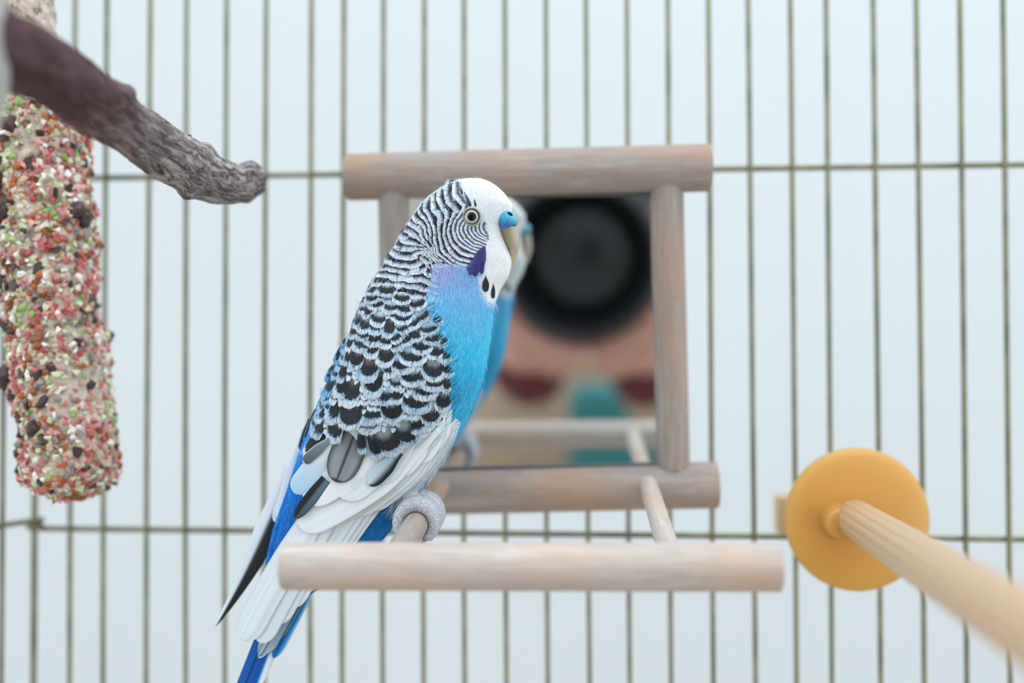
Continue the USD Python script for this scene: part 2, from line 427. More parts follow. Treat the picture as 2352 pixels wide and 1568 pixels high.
ts = np.concatenate([[0], np.cumsum(np.linalg.norm(np.diff((SEC[:, :2] + SEC[:, 2:4]) / 2, axis=0), axis=1))])
NS, NA = 150, 96
tt = np.concatenate([np.linspace(0, ts[3], 26)[:-1], np.linspace(ts[3], ts[-1], NS - 25)])
SECI = PchipInterpolator(ts, SEC)(tt)
Lc, Rc, Dc = SECI[:, :2], SECI[:, 2:4], SECI[:, 4]
ang = np.linspace(0, 2 * np.pi, NA, endpoint=False)
mid, half = (Lc + Rc) / 2, (Rc - Lc) / 2
bu = mid[:, None] + half[:, None] * np.cos(ang)[None, :, None]
bwid = Dc[:, None] * np.sign(np.sin(ang)) * np.abs(np.sin(ang)) ** 0.92
taper = 1 - .22 * sm(-.1, 1, np.cos(ang))[None] * (sm(400, 470, mid[:, 1]) * sm(700, 600, mid[:, 1]))[:, None]
BV = np.concatenate([bu, (bwid * taper)[..., None]], -1)
body_v = BV.reshape(-1, 3)
near = BV[:, : NA // 2 + 1].reshape(-1, 3)
HI = LinearNDInterpolator(near[:, :2], near[:, 2], fill_value=0.0)


def H(u, v):
    u, v = np.broadcast_arrays(np.asarray(u, float), np.asarray(v, float))
    return HI(np.stack([u, v], -1).reshape(-1, 2)).reshape(u.shape)


def uv_at(px, py, w):
    k = 1 - np.asarray(w) / FPX
    return 1176 + (px - 1176) * k, 784 + (py - 784) * k


def px_of(q):
    q = np.asarray(q, float); k = 1 - np.abs(q[..., 2]) / FPX
    return 1176 + (q[..., 0] - 1176) / k, 784 + (q[..., 1] - 784) / k


def uvs(px, py, extra=0.0):                    # where a mark seen at a pixel lies on the near flank
    u, v_ = np.asarray(px, float), np.asarray(py, float)
    for _ in range(3):
        u, v_ = uv_at(np.asarray(px, float), np.asarray(py, float), H(u, v_) + extra)
    return u, v_


def inside(poly, px, py):
    poly = np.asarray(poly, float); px, py = np.asarray(px, float), np.asarray(py, float)
    r = np.zeros(np.shape(px), bool); x0, y0 = poly[-1]
    for x1, y1 in poly:
        c = ((y0 > py) != (y1 > py))
        with np.errstate(divide='ignore', invalid='ignore'):
            r ^= c & (px < (x0 - x1) * (py - y1) / (y0 - y1) + x1)
        x0, y0 = x1, y1
    return r


def polydist(line, px, py):
    line = np.asarray(line, float); px, py = np.asarray(px, float), np.asarray(py, float)
    d = np.full(px.shape, 1e9)
    for (x0, y0), (x1, y1) in zip(line[:-1], line[1:]):
        t = np.clip(((px - x0) * (x1 - x0) + (py - y0) * (y1 - y0)) / ((x1 - x0) ** 2 + (y1 - y0) ** 2), 0, 1)
        d = np.minimum(d, np.hypot(px - x0 - t * (x1 - x0), py - y0 - t * (y1 - y0)))
    return d


def mix(a, b, t):
    t = np.asarray(t, float)[..., None]
    return np.asarray(a) * (1 - t) + np.asarray(b) * t


WHITE = lin((240, 244, 246)); BLACK = lin((26, 32, 38)); ICE = lin((214, 228, 236)); SKY = lin((112, 178, 230)); GREYB = lin((142, 160, 168)); SMOKE = lin((104, 102, 102))
CYAN, MIDBLUE, VIOLET, DEEP, ROYAL = lin((66, 208, 242)), lin((138, 206, 247)), lin((184, 197, 243)), lin((26, 160, 214)), lin((22, 132, 226))
BIB = [(1120, 545), (1108, 572), (1112, 600), (1110, 628), (1098, 640), (1106, 668), (1118, 690), (1134, 694), (1160, 660), (1240, 600), (1240, 400), (1046, 400), (1050, 430), (1064, 452), (1085, 475), (1110, 500)]
BARLOW = [(1118, 548), (1108, 572), (1082, 600), (1066, 612), (1030, 612), (1010, 616), (1000, 640), (1004, 668), (990, 700)]   # lower border of the barred cheek and nape
BARRED = [(1056, 416), (1062, 448), (1078, 474), (1100, 500), (1112, 522)] + BARLOW + [(900, 700), (700, 800), (700, 350), (1060, 350)]
CHESTL = [(1110, 600), (1000, 640), (985, 690), (1030, 790), (1046, 900), (1040, 960), (1000, 1050), (940, 1130)]


def paint(px, py, barred=1.0):
    """Plumage colour without bars at a place on the flank."""
    px, py = np.asarray(px, float), np.asarray(py, float)
    n = noise(np.stack([px * .035, py * .022, 0 * px], -1))
    c = mix(MIDBLUE, CYAN, sm(650, 800, py + 30 * (n - .5)))
    c = mix(c, lin((50, 188, 232)), sm(790, 900, py))
    c = mix(c, DEEP, sm(930, 1060, py))
    c = mix(c, VIOLET, sm(75, 15, np.hypot((px - 1012) * 0.8, (py - 612) * 1.1)))
    c = mix(c, lin((150, 200, 244)), sm(60, 10, np.hypot(px - 1075, py - 640)))
    c = mix(c, lin((8, 104, 190)), sm(1110, 1170, py))
    back = sm(-10, 25, (1075 - (py - 640) * 0.20) - px - 40)
    c = mix(c, lin((150, 176, 196)), back * sm(640, 700, py) * sm(1080, 1000, py) * 0.75 * barred)
    inb = inside(BIB, px, py)
    d = polydist(BIB + BIB[:1], px, py)
    f = np.clip(np.where(inb, 0.55 + d / 22, 0.55 - d / 14), 0, 1)
    c = mix(c, WHITE, f * f * (3 - 2 * f))
    c = mix(c, lin((196, 214, 226)), inside(BARRED, px, py) * 0.95 * barred)
    c = mix(c, ROYAL, inside([(735, 905), (690, 1035), (672, 1096), (640, 1160), (612, 1215), (600, 1310), (640, 1312), (700, 1235), (735, 1100), (730, 1000)], px, py) * 1.0)
    c = mix(c, lin((206, 222, 233)), inside([(770, 960), (1000, 960), (960, 1060), (870, 1130), (740, 1150), (715, 1080)], px, py) * 1.0 * barred)
    return c


bx, by = px_of(body_v)
body_c = paint(bx, by)
fin = body_v.copy()
bf = grid_faces(len(tt), NA, True)
cap0 = np.vstack([fin, [[1088, 410.5, 0]], [[668, 1374, 0]]])
j = np.arange(NA); jn = (j + 1) % NA; o = len(fin); e = (len(tt) - 1) * NA
bf = np.vstack([bf, np.stack([np.full(NA, o), jn, j], 1), np.stack([np.full(NA, o + 1), e + j, e + jn], 1)])
body_c = np.vstack([body_c, [WHITE], [ROYAL]])
foot_uv = (958, 1170)
bird = thing('budgerigar', bw(np.array([958.0, 1196.0, 0])), 'blue and white budgerigar with black barred head and wings perched beside the mirror', 'bird')
obj('body', bird, (bw(cap0), bf[:, ::-1]), 'feather', True, col=body_c)


# ---- one feather: a curved blade with rounded tip; colour from a function of the place on the blade
def blade(b, t, wid, colour, surf=None, w0=0.0, w1=0.0, lift=(1.0, 6.0), arch=2.0, nr=12, nc=9, roundness=1.0, root=0.55, rag=0.8, bow=0.0, side=1.0, r=None):
    r = r or rng
    b, t = np.asarray(b, float), np.asarray(t, float)
    a = t - b; L = np.hypot(*a); a = a / L; n = np.array([-a[1], a[0]])
    tip = min(wid * .5 * roundness, 0.6 * L) / L
    tau = np.concatenate([np.linspace(0, 1 - tip, max(3, nr // 2), endpoint=False), 1 - tip + tip * np.sin(np.linspace(0, np.pi / 2, nr - max(3, nr // 2)))])
    k = np.clip((tau - (1 - tip)) / tip, 0, 1)
    hw = wid / 2 * (root + (1 - root) * sm(0, .5, tau)) * np.sqrt(np.clip(1 - k ** 2, 0, 1)) ** 0.85
    if roundness > 5:                          # a pointed tip
        hw = wid / 2 * (root + (1 - root) * sm(0, .5, tau)) * (1 - k) ** .8
    hw = np.maximum(hw, 0.3)
    sg = np.linspace(-1, 1, nc)
    x = hw[:, None] * sg[None]
    jag = r.normal(0, rag, nc)[None] * sm(.55, 1, tau)[:, None]
    al = tau[:, None] * L + jag
    bend = bow * L * (tau * (1 - tau) * 4)[:, None]
    pu = b[0] + a[0] * al + n[0] * (x + bend); pv = b[1] + a[1] * al + n[1] * (x + bend)
    if surf is not None:                       # nothing stands out beyond the line of the back
        pu = np.maximum(pu, np.where(pv > 452, np.interp(pv, SEC[4:, 1], SEC[4:, 0]) - 2.0 - 2.5 * r.random(nc)[None], -9e9))
    base = w0 + (w1 - w0) * tau[:, None] + 0 * x if surf is None else surf(pu, pv)
    pw = base + (lift[0] + (lift[1] - lift[0]) * tau)[:, None] - arch * sg[None] ** 2
    c = colour(x, (1 - tau)[:, None] * L + 0 * x, sg[None] + 0 * x, tau[:, None] + 0 * x, L, wid, r)
    return np.stack([pu, pv, side * pw], -1).reshape(-1, 3), grid_faces(len(tau), nc), c.reshape(-1, 3)


def crescent(m, b, white=ICE, black=BLACK, base=GREYB, ms=1.2, bs=3.0, tint=0.6, tintc=SKY, streak=0.07, soft=1.3):
    """White margin m, black band b, then the base colour, each edge following the rounded tip; every barb a little different."""
    def f(x, y, s, tau, L, wid, r):
        nc = x.shape[1]
        jm = r.normal(0, 0.08 * m + .15, nc)[None]; jb = r.normal(0, .07 * b, nc)[None]

        def hw(yy):
            q = np.clip(1 - np.clip(yy / (wid * .5), 0, 1), 0, 1)
            return wid / 2 * np.sqrt(np.clip(1 - q ** 2, 0, 1))
        g1 = np.minimum(y - m - jm, hw(y - m) - ms - np.abs(x))
        g2 = np.minimum(y - m - b - jb, hw(y - m - b) - ms - bs - np.abs(x))
        c = mix(np.broadcast_to(white, x.shape + (3,)), tintc, tint * np.exp(-np.maximum(-g1, 0) / (0.32 * m + .6)))
        c = mix(c, black, sm(-soft, soft, g1))
        c = mix(c, base, sm(-2.0, .55 * b + 2, g2))
        slit = np.where(r.random(nc) < .10, r.uniform(.35, .8, nc), 1.0)[None] ** sm(4 * m, 0, y)
        return c * ((1 + r.normal(0, streak, nc)[None]) * slit)[..., None]
    return f


# ---- small barred feathers of crown, cheeks and nape: rows follow the lines F = 0, 1, 2 ...
BARS = {
    0: [(1107, 524), (1114, 536)], 2: [(1089, 524), (1100, 541), (1118, 549)], 5: [(1061, 523), (1069, 545), (1086, 560), (1108, 567), (1090, 463)], 6: [(1069, 451), (1079, 473)],
    7: [(1046, 424), (1049, 450), (1066, 479), (1043, 519), (1043, 537), (1055, 557), (1073, 570), (1092, 578)], 8: [(1027, 428), (1033, 463), (1047, 486), (1031, 530)],
    9: [(1012, 433), (1010, 456), (1023, 480), (1021, 527), (1027, 560), (1043, 583), (1062, 595), (1079, 598)], 10: [(996, 442), (996, 472), (1011, 497), (1009, 527)],
    11: [(984, 452), (977, 476), (994, 512), (1000, 540), (1006, 570), (1020, 592), (1040, 606), (1056, 612)], 12: [(966, 470)], 13: [(950, 490), (975, 520), (986, 560), (994, 582), (1010, 602), (1026, 614)],
    14: [(938, 508)], 15: [(926, 524), (958, 545), (983, 566)], 16: [(915, 541), (964, 562), (987, 582)], 17: [(907, 560)], 18: [(898, 578), (946, 588), (986, 602), (1000, 622)],
    19: [(884, 594), (957, 606), (996, 625)], 20: [(872, 611)], 21: [(862, 626), (899, 634), (941, 641), (985, 648)], 22: [(850, 648), (900, 655), (960, 662), (1000, 668)],
    23: [(842, 667), (904, 672), (985, 682)], 24: [(830, 687), (880, 690), (930, 694), (970, 700)], 25: [(820, 705), (860, 709), (900, 712)], 26: [(808, 727), (850, 730)], 27: [(797, 750), (840, 752)]}
bp = np.array([(x, y) for k, l in BARS.items() for x, y in l], float); bk = np.array([k for k, l in BARS.items() for _ in l], float)
FI = RBFInterpolator(bp, bk, kernel='thin_plate_spline', smoothing=6.0)
GX, GY = np.meshgrid(np.arange(785, 1135), np.arange(405, 770), indexing='ij')
FG = FI(np.stack([GX.ravel(), GY.ravel()], 1)).reshape(GX.shape)
FX, FY = np.gradient(FG)
FN = np.hypot(FX, FY) + 1e-6


def fat(px, py):
    i = np.clip(np.round(px).astype(int) - 785, 0, GX.shape[0] - 1); k = np.clip(np.round(py).astype(int) - 405, 0, GX.shape[1] - 1)
    return FX[i, k] / FN[i, k], FY[i, k] / FN[i, k], 1 / FN[i, k]


silh = np.vstack([SEC[:, :2], SEC[::-1, 2:4]])
okm = inside(BARRED, GX, GY) & inside(silh, GX, GY) & (GY < 705)
okm &= np.hypot(GX - 1083, GY - 498) > 23
small = {'head_feathers': [], 'nape_feathers': []}
for row in np.arange(-1.0, 26.6, 1.0):
    line = okm & (np.abs(FG - row) < 0.55 * FN)
    pts = np.stack([GX[line], GY[line]], 1).astype(float)
    rng.shuffle(pts)
    kept = []
    for p in pts:
        per = fat(p[0], p[1])[2]
        sp = np.clip(per * .60, 4.6, 10.5)
        if kept and np.min(np.hypot(*(np.array(kept) - p).T)) < sp:
            continue
        kept.append(p)
    for p in kept:
        dx, dy, per = fat(*p)
        per = float(np.clip(per, 7, 21))
        front_ = FG[int(p[0]) - 785, int(p[1]) - 405] < 12
        jit = rng.normal(0, .05 if front_ else .10) * per
        q = p + np.array([dx, dy]) * jit
        th = rng.normal(0, .05 if front_ else .08); d = np.array([dx * math.cos(th) - dy * math.sin(th), dx * math.sin(th) + dy * math.cos(th)])
        wid = float(np.clip(per * 1.7, 12, 32)) * rng.uniform(.85, 1.2)
        if per < 7.2 and not front_ and rng.random() > .45:
            continue
        back = 1.9
        while back > .3 and not inside(silh, *(q - d * per * back)):
            back -= .2
        tipx, tipy = uvs(*(q + d * per * .42), 3); bx_, by_ = uvs(*(q - d * per * back), 3)
        cheek = sm(60, 20, np.hypot(p[0] - 1060, p[1] - 565)) if p[1] > 500 else 0
        blk = mix(BLACK, lin((52, 50, 84)), .55 * cheek + rng.uniform(0, .2))
        wht = mix(lin((214, 224, 232)), lin((146, 182, 224)), np.clip(rng.normal(.14, .18), 0, .65) * (1 - cheek))
        fade = sm(26, 4, float(polydist(BARLOW, *p))) * (0.55 if p[1] > 610 else 0.05)
        blk = mix(blk, lin((112, 130, 200)), fade)
        crown = sm(1058, 1072, p[0]) * (p[1] < 470) * .5
        blk = mix(blk, wht, crown)
        vv, ff, cc = blade((bx_, by_), (tipx, tipy), wid, crescent(per * (.42 + .08 * cheek), per * ((.95 if p[1] > 500 else .85) if FG[int(p[0]) - 785, int(p[1]) - 405] > 8 else .5), wht, blk, mix(wht, blk, .1), ms=-4.0, bs=-4.0, tint=.3, tintc=lin((130, 170, 220)), streak=.10, soft=.9),
                           H, lift=(0.2, 1.7), arch=.25, nr=11, nc=11, roundness=.34, root=.85, rag=.3)
        small['head_feathers' if FG[int(p[0]) - 785, int(p[1]) - 405] < 14.5 else 'nape_feathers'].append((vv, ff, cc))
for nm, parts in small.items():
    own = []
    if nm == 'nape_feathers':                  # the largest ones stand out singly
        own = sorted(range(len(parts)), key=lambda k: -np.ptp(parts[k][0][:, 0]) * np.ptp(parts[k][0][:, 1]))[:260]
        for k in own:
            obj('nape_feather', bird, (bw(parts[k][0]), parts[k][1]), 'feather', True, col=parts[k][2])
    parts = [q for k, q in enumerate(parts) if k not in own] + [(np.stack([a[:, 0], a[:, 1], -a[:, 2]], -1), b_[:, ::-1], c_) for a, b_, c_ in parts]
    vv, ff = join(parts)
    obj(nm, bird, (bw(vv), ff), 'feather', True, col=np.vstack([p[2] for p in parts]), kind='stuff', label='small white feathers with black bars' if nm == 'head_feathers' else 'barred white and black nape feathers')

# ---- the wings
WEDGE = [(985, 694), (1020, 752), (1042, 830), (1047, 900), (1042, 960), (1010, 1040), (960, 1090), (880, 1165)]


def Hw(u, v):
    d = polydist(WEDGE, u, v)
    return np.maximum(H(u, v), 12) + 11 * sm(0, 60, d) * sm(700, 790, v)


wing = holder('wing', bird, 'near wing with scalloped black and white feathers')
far = holder('wing', bird, 'far wing with pale edge and dark inner side')


def put(parent, vv, ff, cc, mirror=False, name='feather', label=None):
    obj(name, parent, (bw(vv), ff), 'feather', True, col=cc, label=label)
    if mirror:
        obj(name, far, (bw(np.stack([vv[:, 0], vv[:, 1], -vv[:, 2]], -1)), ff[:, ::-1]), 'feather', True, col=cc)


# visible coverts: place of the lower edge of the dark band, direction, width, visible length, white margin, band, kind
D = np.radians
COV = [
    # px, py, angle from straight down (positive to the left), width, margin, band, base tone
    (886, 675, 8, 42, 9, 11, 'w'), (850, 672, 10, 22, 8, 10, 'w'), (830, 694, 12, 14, 9, 10, 'w'), (850, 691, 10, 28, 9, 9, 'w'), (920, 692, 8, 36, 10, 9, 'w'),
    (860, 705, 12, 38, 10, 9, 'w'), (893, 713, 10, 30, 11, 8, 'w'), (829, 714, 14, 20, 10, 8, 'w'), (840, 724, 18, 20, 11, 10, 'g'), (930, 717, 0, 34, 10, 9, 'b'),
    (960, 705, -14, 34, 9, 9, 'b'), (925, 738, 0, 34, 10, 8, 'b'), (866, 742, 14, 30, 13, 10, 'w'), (832, 757, 20, 28, 12, 12, 'g'), (818, 746, 18, 18, 12, 10, 'g'),
    (861, 760, 12, 30, 13, 9, 'w'), (890, 768, 16, 24, 12, 18, 'g'), (976, 732, -34, 30, 8, 8, 'b'), (1007, 741, -24, 18, 9, 9, 'b'), (955, 748, -34, 32, 9, 8, 'b'),
    (934, 758, -32, 30, 10, 8, 'b'), (915, 780, -30, 28, 10, 8, 'b'), (986, 764, -12, 38, 9, 8, 'b'), (962, 776, -20, 32, 10, 12, 'b'), (938, 786, -26, 30, 11, 9, 'b'),
    (914, 798, -24, 26, 11, 9, 'b'), (808, 770, 18, 22, 12, 10, 'g'), (789, 789, 20, 18, 11, 12, 'u'), (832, 775, 16, 34, 11, 9, 'w'), (854, 787, 12, 32, 13, 12, 'w'),
    (825, 799, 18, 36, 14, 10, 'w'), (883, 791, 14, 28, 13, 9, 'b'), (801, 798, 20, 18, 12, 12, 'g'), (776, 829, 20, 14, 11, 14, 'u'), (796, 830, 20, 20, 12, 12, 'g'),
    (851, 813, 12, 34, 15, 14, 's'), (882, 833, 10, 38, 14, 14, 's'), (813, 839, 20, 38, 13, 14, 's'), (842, 864, 10, 46, 20, 16, 's'), (783, 868, 24, 20, 14, 18, 'g'),
    (763, 849, 22, 14, 12, 12, 'u'), (855, 901, 8, 42, 18, 20, 's'), (780, 903, 26, 30, 15, 18, 's'), (751, 899, 24, 24, 14, 16, 'u'), (799, 919, 20, 44, 22, 22, 's'),
    (993, 785, 0, 38, 9, 11, 'b'), (1016, 790, -6, 22, 9, 8, 'b'), (970, 806, -2, 38, 12, 12, 'b'), (998, 818, 2, 32, 11, 12, 'b'), (1022, 826, 4, 26, 12, 12, 'b'),
    (951, 831, -2, 50, 13, 13, 'b'), (927, 848, -8, 46, 16, 13, 'b'), (897, 857, -6, 22, 14, 12, 'b'), (998, 867, 4, 46, 13, 14, 'G'), (1028, 858, 6, 24, 12, 12, 'b'),
    (946, 878, 0, 40, 14, 12, 'b'), (969, 874, 0, 16, 12, 9, 'b'), (995, 889, 4, 46, 15, 10, 'b'), (911, 888, 2, 20, 12, 7, 'b'), (883, 921, 6, 34, 13, 12, 'b'),
    (909, 918, 2, 24, 13, 12, 'b'), (977, 909, -2, 46, 16, 10, 'b'), (1024, 894, 8, 22, 12, 14, 'G'), (957, 938, 0, 52, 17, 17, 'b'), (1015, 937, 4, 34, 13, 16, 'G'),
    (903, 962, -4, 48, 13, 17, 'G'), (867, 961, -4, 20, 13, 16, 'b'), (850, 963, 4, 28, 17, 12, 'b'), (800, 976, 10, 54, 14, 26, 's'), (762, 958, 24, 30, 22, 24, 's'),
    (735, 960, 30, 16, 14, 26, 's'), (942, 954, 2, 28, 12, 3, 'w'), (991, 969, -2, 40, 11, 15, 'G'), (962, 986, -22, 32, 12, 13, 'w'), (845, 986, 2, 38, 15, 4, 'w'),
    (947, 1013, -24, 48, 11, 18, 'G'), (729, 994, 28, 26, 18, 20, 'g'), (768, 1005, 14, 36, 18, 18, 's'), (906, 1033, -26, 58, 18, 20, 'G'), (868, 1043, -14, 30, 16, 24, 'G'),
    (832, 1031, -6, 16, 14, 24, 'w'), (707, 1041, 30, 30, 13, 28, 's')]
BASES = {'w': mix(ICE, GREYB, .25), 'b': mix(lin((168, 192, 206)), SKY, .18), 'g': lin((150, 150, 150)), 's': lin((112, 104, 102)), 'u': lin((78, 150, 206)), 'G': lin((128, 144, 150))}
# a bed of plain coverts below, so that no skin shows between the marked ones
bed = []
for py in np.arange(668, 1046, 15):
    for px in np.arange(700, 1050, 17):
        x, y = px + rng.uniform(-5, 5), py + rng.uniform(-4, 4)
        if not inside([(860, 650), (985, 694), (1020, 752), (1040, 830), (1046, 900), (1040, 955), (985, 1000), (915, 1020), (850, 985), (800, 955), (740, 1000), (706, 1020), (728, 945), (772, 845), (812, 745)], x, y):
            continue
        an = D(np.interp(x, [740, 840, 960, 1030], [24, 12, -4, 2])) + rng.normal(0, .08)
        d = np.array([-math.sin(an), math.cos(an)])
        tip = uvs(*(np.array([x, y]) + 9 * d)); ba = uvs(*(np.array([x, y]) - 36 * d))
        blue = sm(40, 0, x - np.interp(y, [700, 1040], [820, 690]))
        bed.append(blade(ba, tip, rng.uniform(24, 32), crescent(rng.uniform(9, 13), rng.uniform(5, 10), mix(ICE, lin((60, 150, 214)), .7 * blue), mix(BLACK, lin((70, 80, 90)), rng.uniform(.1, .6)), BASES['b'], tint=.6), Hw, lift=(-2.5, 1.5), arch=2.5, nr=12, nc=9))
vv, ff = join(bed)
obj('covert_bed', wing, (bw(vv), ff), 'feather', True, col=np.vstack([p[2] for p in bed]), kind='stuff', label='pale under row of covert feathers')
obj('covert_bed', far, (bw(np.stack([vv[:, 0], vv[:, 1], -vv[:, 2]], -1)), ff[:, ::-1]), 'feather', True, col=np.vstack([p[2] for p in bed]), kind='stuff')
TIPS = []
order = sorted(range(len(COV)), key=lambda i: COV[i][1])
for i in order:
    px, py, a_, wd, mg, bd, kind = COV[i]
    an = D(a_); d = np.array([-math.sin(an), math.cos(an)])
    p = np.array([px, py], float)
    ln = (14 + .75 * wd) if py < 720 else (20 + 1.0 * wd if kind in 'bw' else 26 + 1.5 * wd)
    round_ = {'b': .55, 'w': .5, 'g': .7, 's': .85, 'u': .8, 'G': 1.0}[kind]
    wd = wd * (1.22 if kind in 'bw' else 1.08)
    mg, bd = mg * .78, bd * 1.3
    while ln > 14 and not inside(silh, *(p - ln * d)):
        ln -= 3
    tip = uvs(*(p + mg * d), 8); ba = uvs(*(p - ln * d), 8)
    wht = mix(lin((216, 228, 236)), lin((164, 192, 212)), rng.uniform(0, .8))
    if kind == 'u':
        wht = lin((84, 168, 222))
    fnc = crescent(mg, bd, wht, mix(BLACK, lin((44, 50, 56)), rng.uniform(0, .8)), BASES[kind], ms={'b': -1.5, 'w': -2.0, 'g': .5, 's': 1.5, 'u': .5, 'G': 1.0}[kind], bs=-1.0 if kind in 'bw' else 3.0, tint=rng.uniform(.6, .95), streak=.10)
    pr = (900 - py) * 0.004
    TIPS.append((p, d, wd, mg, wht, pr))
    vv, ff, cc = blade(ba, tip, wd, fnc, Hw, lift=(-3.0 + pr, 6.0 + pr), arch=2.2, nr=24, nc=23, rag=.8, roundness=round_, root=.75, bow=rng.normal(0, .02))
    put(wing, vv, ff, cc, True)
#FLIGHT#

# ---- the big grey inner feather, the other plain feathers of the lower wing and the flight feathers


def plainf(c1, c2=None, edge=None, ew=3.0, rachis=None, dark=None, streak=.035, grad=(0, 1)):
    """c1 at the root to c2 at the tip; edge colour along the rim; a shaft line; dark = (side, colour, from, to): one vane dark."""
    def f(x, y, s, tau, L, wid, r):
        c = mix(np.broadcast_to(c1, x.shape + (3,)), c2 if c2 is not None else c1, sm(grad[0], grad[1], tau))
        if dark is not None:
            sd, dc, a, b = dark
            c = mix(c, dc, sm(a, b, s * sd))
        if edge is not None:
            q = np.minimum((1 - np.abs(s)) * wid / 2, y)
            c = mix(c, edge, sm(ew, ew * .35, q))
        if rachis is not None:
            c = mix(c, rachis, sm(1.6, .4, np.abs(x)))
        return c * (1 + r.normal(0, streak, x.shape[1])[None, :, None])
    return f


def fe(parent, b, t, wid, colour, w0, w1, name='feather', side=1.0, label=None, **k):
    bu_, bv_ = uv_at(b[0], b[1], w0); tu_, tv_ = uv_at(t[0], t[1], w1)
    k = {**dict(lift=(0, 0), arch=3.0, nr=30, nc=13, rag=.5), **k}
    vv, ff, cc = blade((bu_, bv_), (tu_, tv_), wid, colour, None, w0, w1, side=1.0, **k)
    put(parent, vv, ff, cc, False, name, label)


PW = lin((229, 239, 245)); PB = lin((218, 232, 241)); LB = lin((176, 212, 238))
# primaries: long white feathers, fanned, under the white coverts
PRI = [((752, 1140), (557, 1470), 66, 72, 24), ((782, 1140), (594, 1474), 56, 68, 20), ((812, 1132), (636, 1430), 48, 62, 24), ((868, 1083), (670, 1392), 44, 70, 28), ((894, 1075), (706, 1352), 40, 72, 30), ((925, 1059), (743, 1312), 37, 72, 33), ((948, 1052), (777, 1277), 34, 72, 36)]
for i, (b, t, wd, w0, w1) in enumerate(PRI):
    fe(wing, b, t, wd, plainf(PW, PB, lin((204, 217, 226)), 1.8), w0 + 14 - 2 * i, w1 + 20 - 2.5 * i, 'flight_feather', bow=.015, roundness=1.7, root=.8, arch=1.8)
# secondaries and white greater coverts, in overlapping rows
SECS = [((1010, 985), (688, 1212), 60, 104, 84), ((1015, 980), (728, 1196), 56, 102, 80), ((1020, 978), (770, 1186), 52, 98, 76), ((1028, 975), (808, 1178), 50, 95, 74), ((1034, 970), (845, 1168), 46, 92, 72), ((1040, 965), (882, 1148), 42, 89, 70), ((1046, 960), (918, 1116), 38, 86, 68)]
for i, (b, t, wd, w0, w1) in enumerate(SECS):
    fe(wing, b, t, wd, plainf(PW, PW, lin((208, 220, 226)), 2.4), w0 - 1.5 * i, w1 - 2 * i, 'covert_feather', bow=-.05, roundness=1.5, root=.25)
GC = [((950, 965), (700, 1150), 62, 110, 96), ((940, 990), (782, 1142), 66, 110, 98), ((965, 980), (840, 1110), 58, 110, 98), ((990, 975), (905, 1090), 54, 106, 96), ((1020, 950), (955, 1062), 48, 102, 92), ((1036, 940), (985, 1040), 36, 98, 90)]
for i, (b, t, wd, w0, w1) in enumerate(GC):
    fe(wing, b, t, wd, plainf(PW, PW, lin((216, 226, 232)), 2.2), w0 - i, w1 - i, 'covert_feather', bow=-.04, roundness=1.4, root=.25)
fe(wing, (925, 985), (868, 1106), 76, plainf(PW, PB, lin((216, 226, 232)), 2.2), 107, 99, 'covert_feather', roundness=1.2)
fe(wing, (800, 985), (735, 1130), 60, plainf(PW, PB, lin((216, 226, 232)), 2.2), 104, 97, 'covert_feather', roundness=1.3)
# three dark marked ones among the white
fe(wing, (748, 1100), (677, 1190), 30, plainf(lin((92, 124, 138)), lin((70, 88, 98)), dark=(1, lin((30, 34, 38)), -.25, .25), edge=lin((30, 34, 38)), ew=1.5), 103, 98, 'covert_feather', label='dark pointed covert feather', roundness=3.2, root=.8)
fe(wing, (917, 1036), (846, 1112), 40, plainf(lin((150, 176, 192)), lin((190, 206, 216)), dark=(-1, lin((32, 38, 50)), -.1, .75)), 118, 108, 'covert_feather', label='covert feather with a dark lower edge', roundness=1.5)
fe(wing, (760, 1020), (676, 1132), 50, plainf(lin((214, 226, 234)), LB, lin((206, 224, 236)), 3), 106, 96, 'covert_feather', roundness=1.2, label='pale blue covert feather')
fe(wing, (757, 1010), (697, 1062), 26, plainf(lin((120, 132, 138)), lin((88, 98, 104)), lin((210, 222, 230)), 2.5), 112, 104, 'covert_feather', roundness=1.2)
fe(wing, (852, 985), (838, 1092), 62, plainf(LB, PW, lin((216, 228, 236)), 2.2), 104, 99, 'covert_feather', roundness=1.2)
fe(wing, (828, 960), (772, 1106), 74, plainf(lin((112, 108, 108)), lin((140, 152, 158)), lin((64, 62, 66)), 9.0, lin((48, 44, 46)), streak=.05, grad=(.2, .7)), 116, 110, 'covert_feather', roundness=1.5, root=.35, arch=5.0, label='large smoke grey feather with a dark rim and shaft')
fe(wing, (868, 978), (812, 1124), 84, plainf(PW, PB), 105, 100, 'covert_feather', roundness=1.3)

# ---- rump, far wing and tail
FW0, FW1 = -46, -34
fe(far, (668, 1080), (494, 1440), 60, plainf(lin((226, 236, 242)), lin((210, 222, 230)), dark=(-1, lin((40, 44, 48)), -.3, -.1), streak=.04), FW0, FW1, 'flight_feather', roundness=9, root=.9, bow=-.03, label='long primary with white outer and black inner vane')
for i, (b, t, wd) in enumerate([((690, 1010), (634, 1200), 40), ((700, 1000), (655, 1150), 34), ((694, 985), (640, 1190), 26)]):
    fe(far, b, t, wd, plainf(lin((222, 234, 241)), LB if i == 1 else lin((214, 230, 240))), -50 + 4 * i, -40 + 4 * i, 'covert_feather', roundness=1.6)
fe(far, (712, 962), (688, 1042), 20, crescent(9, 30, ICE, BLACK, SMOKE), -18, -14, 'covert_feather', roundness=1.2)
fe(far, (726, 940), (700, 1018), 16, crescent(8, 26, lin((90, 168, 222)), BLACK, SMOKE), -8, -8, 'covert_feather', roundness=1.2)
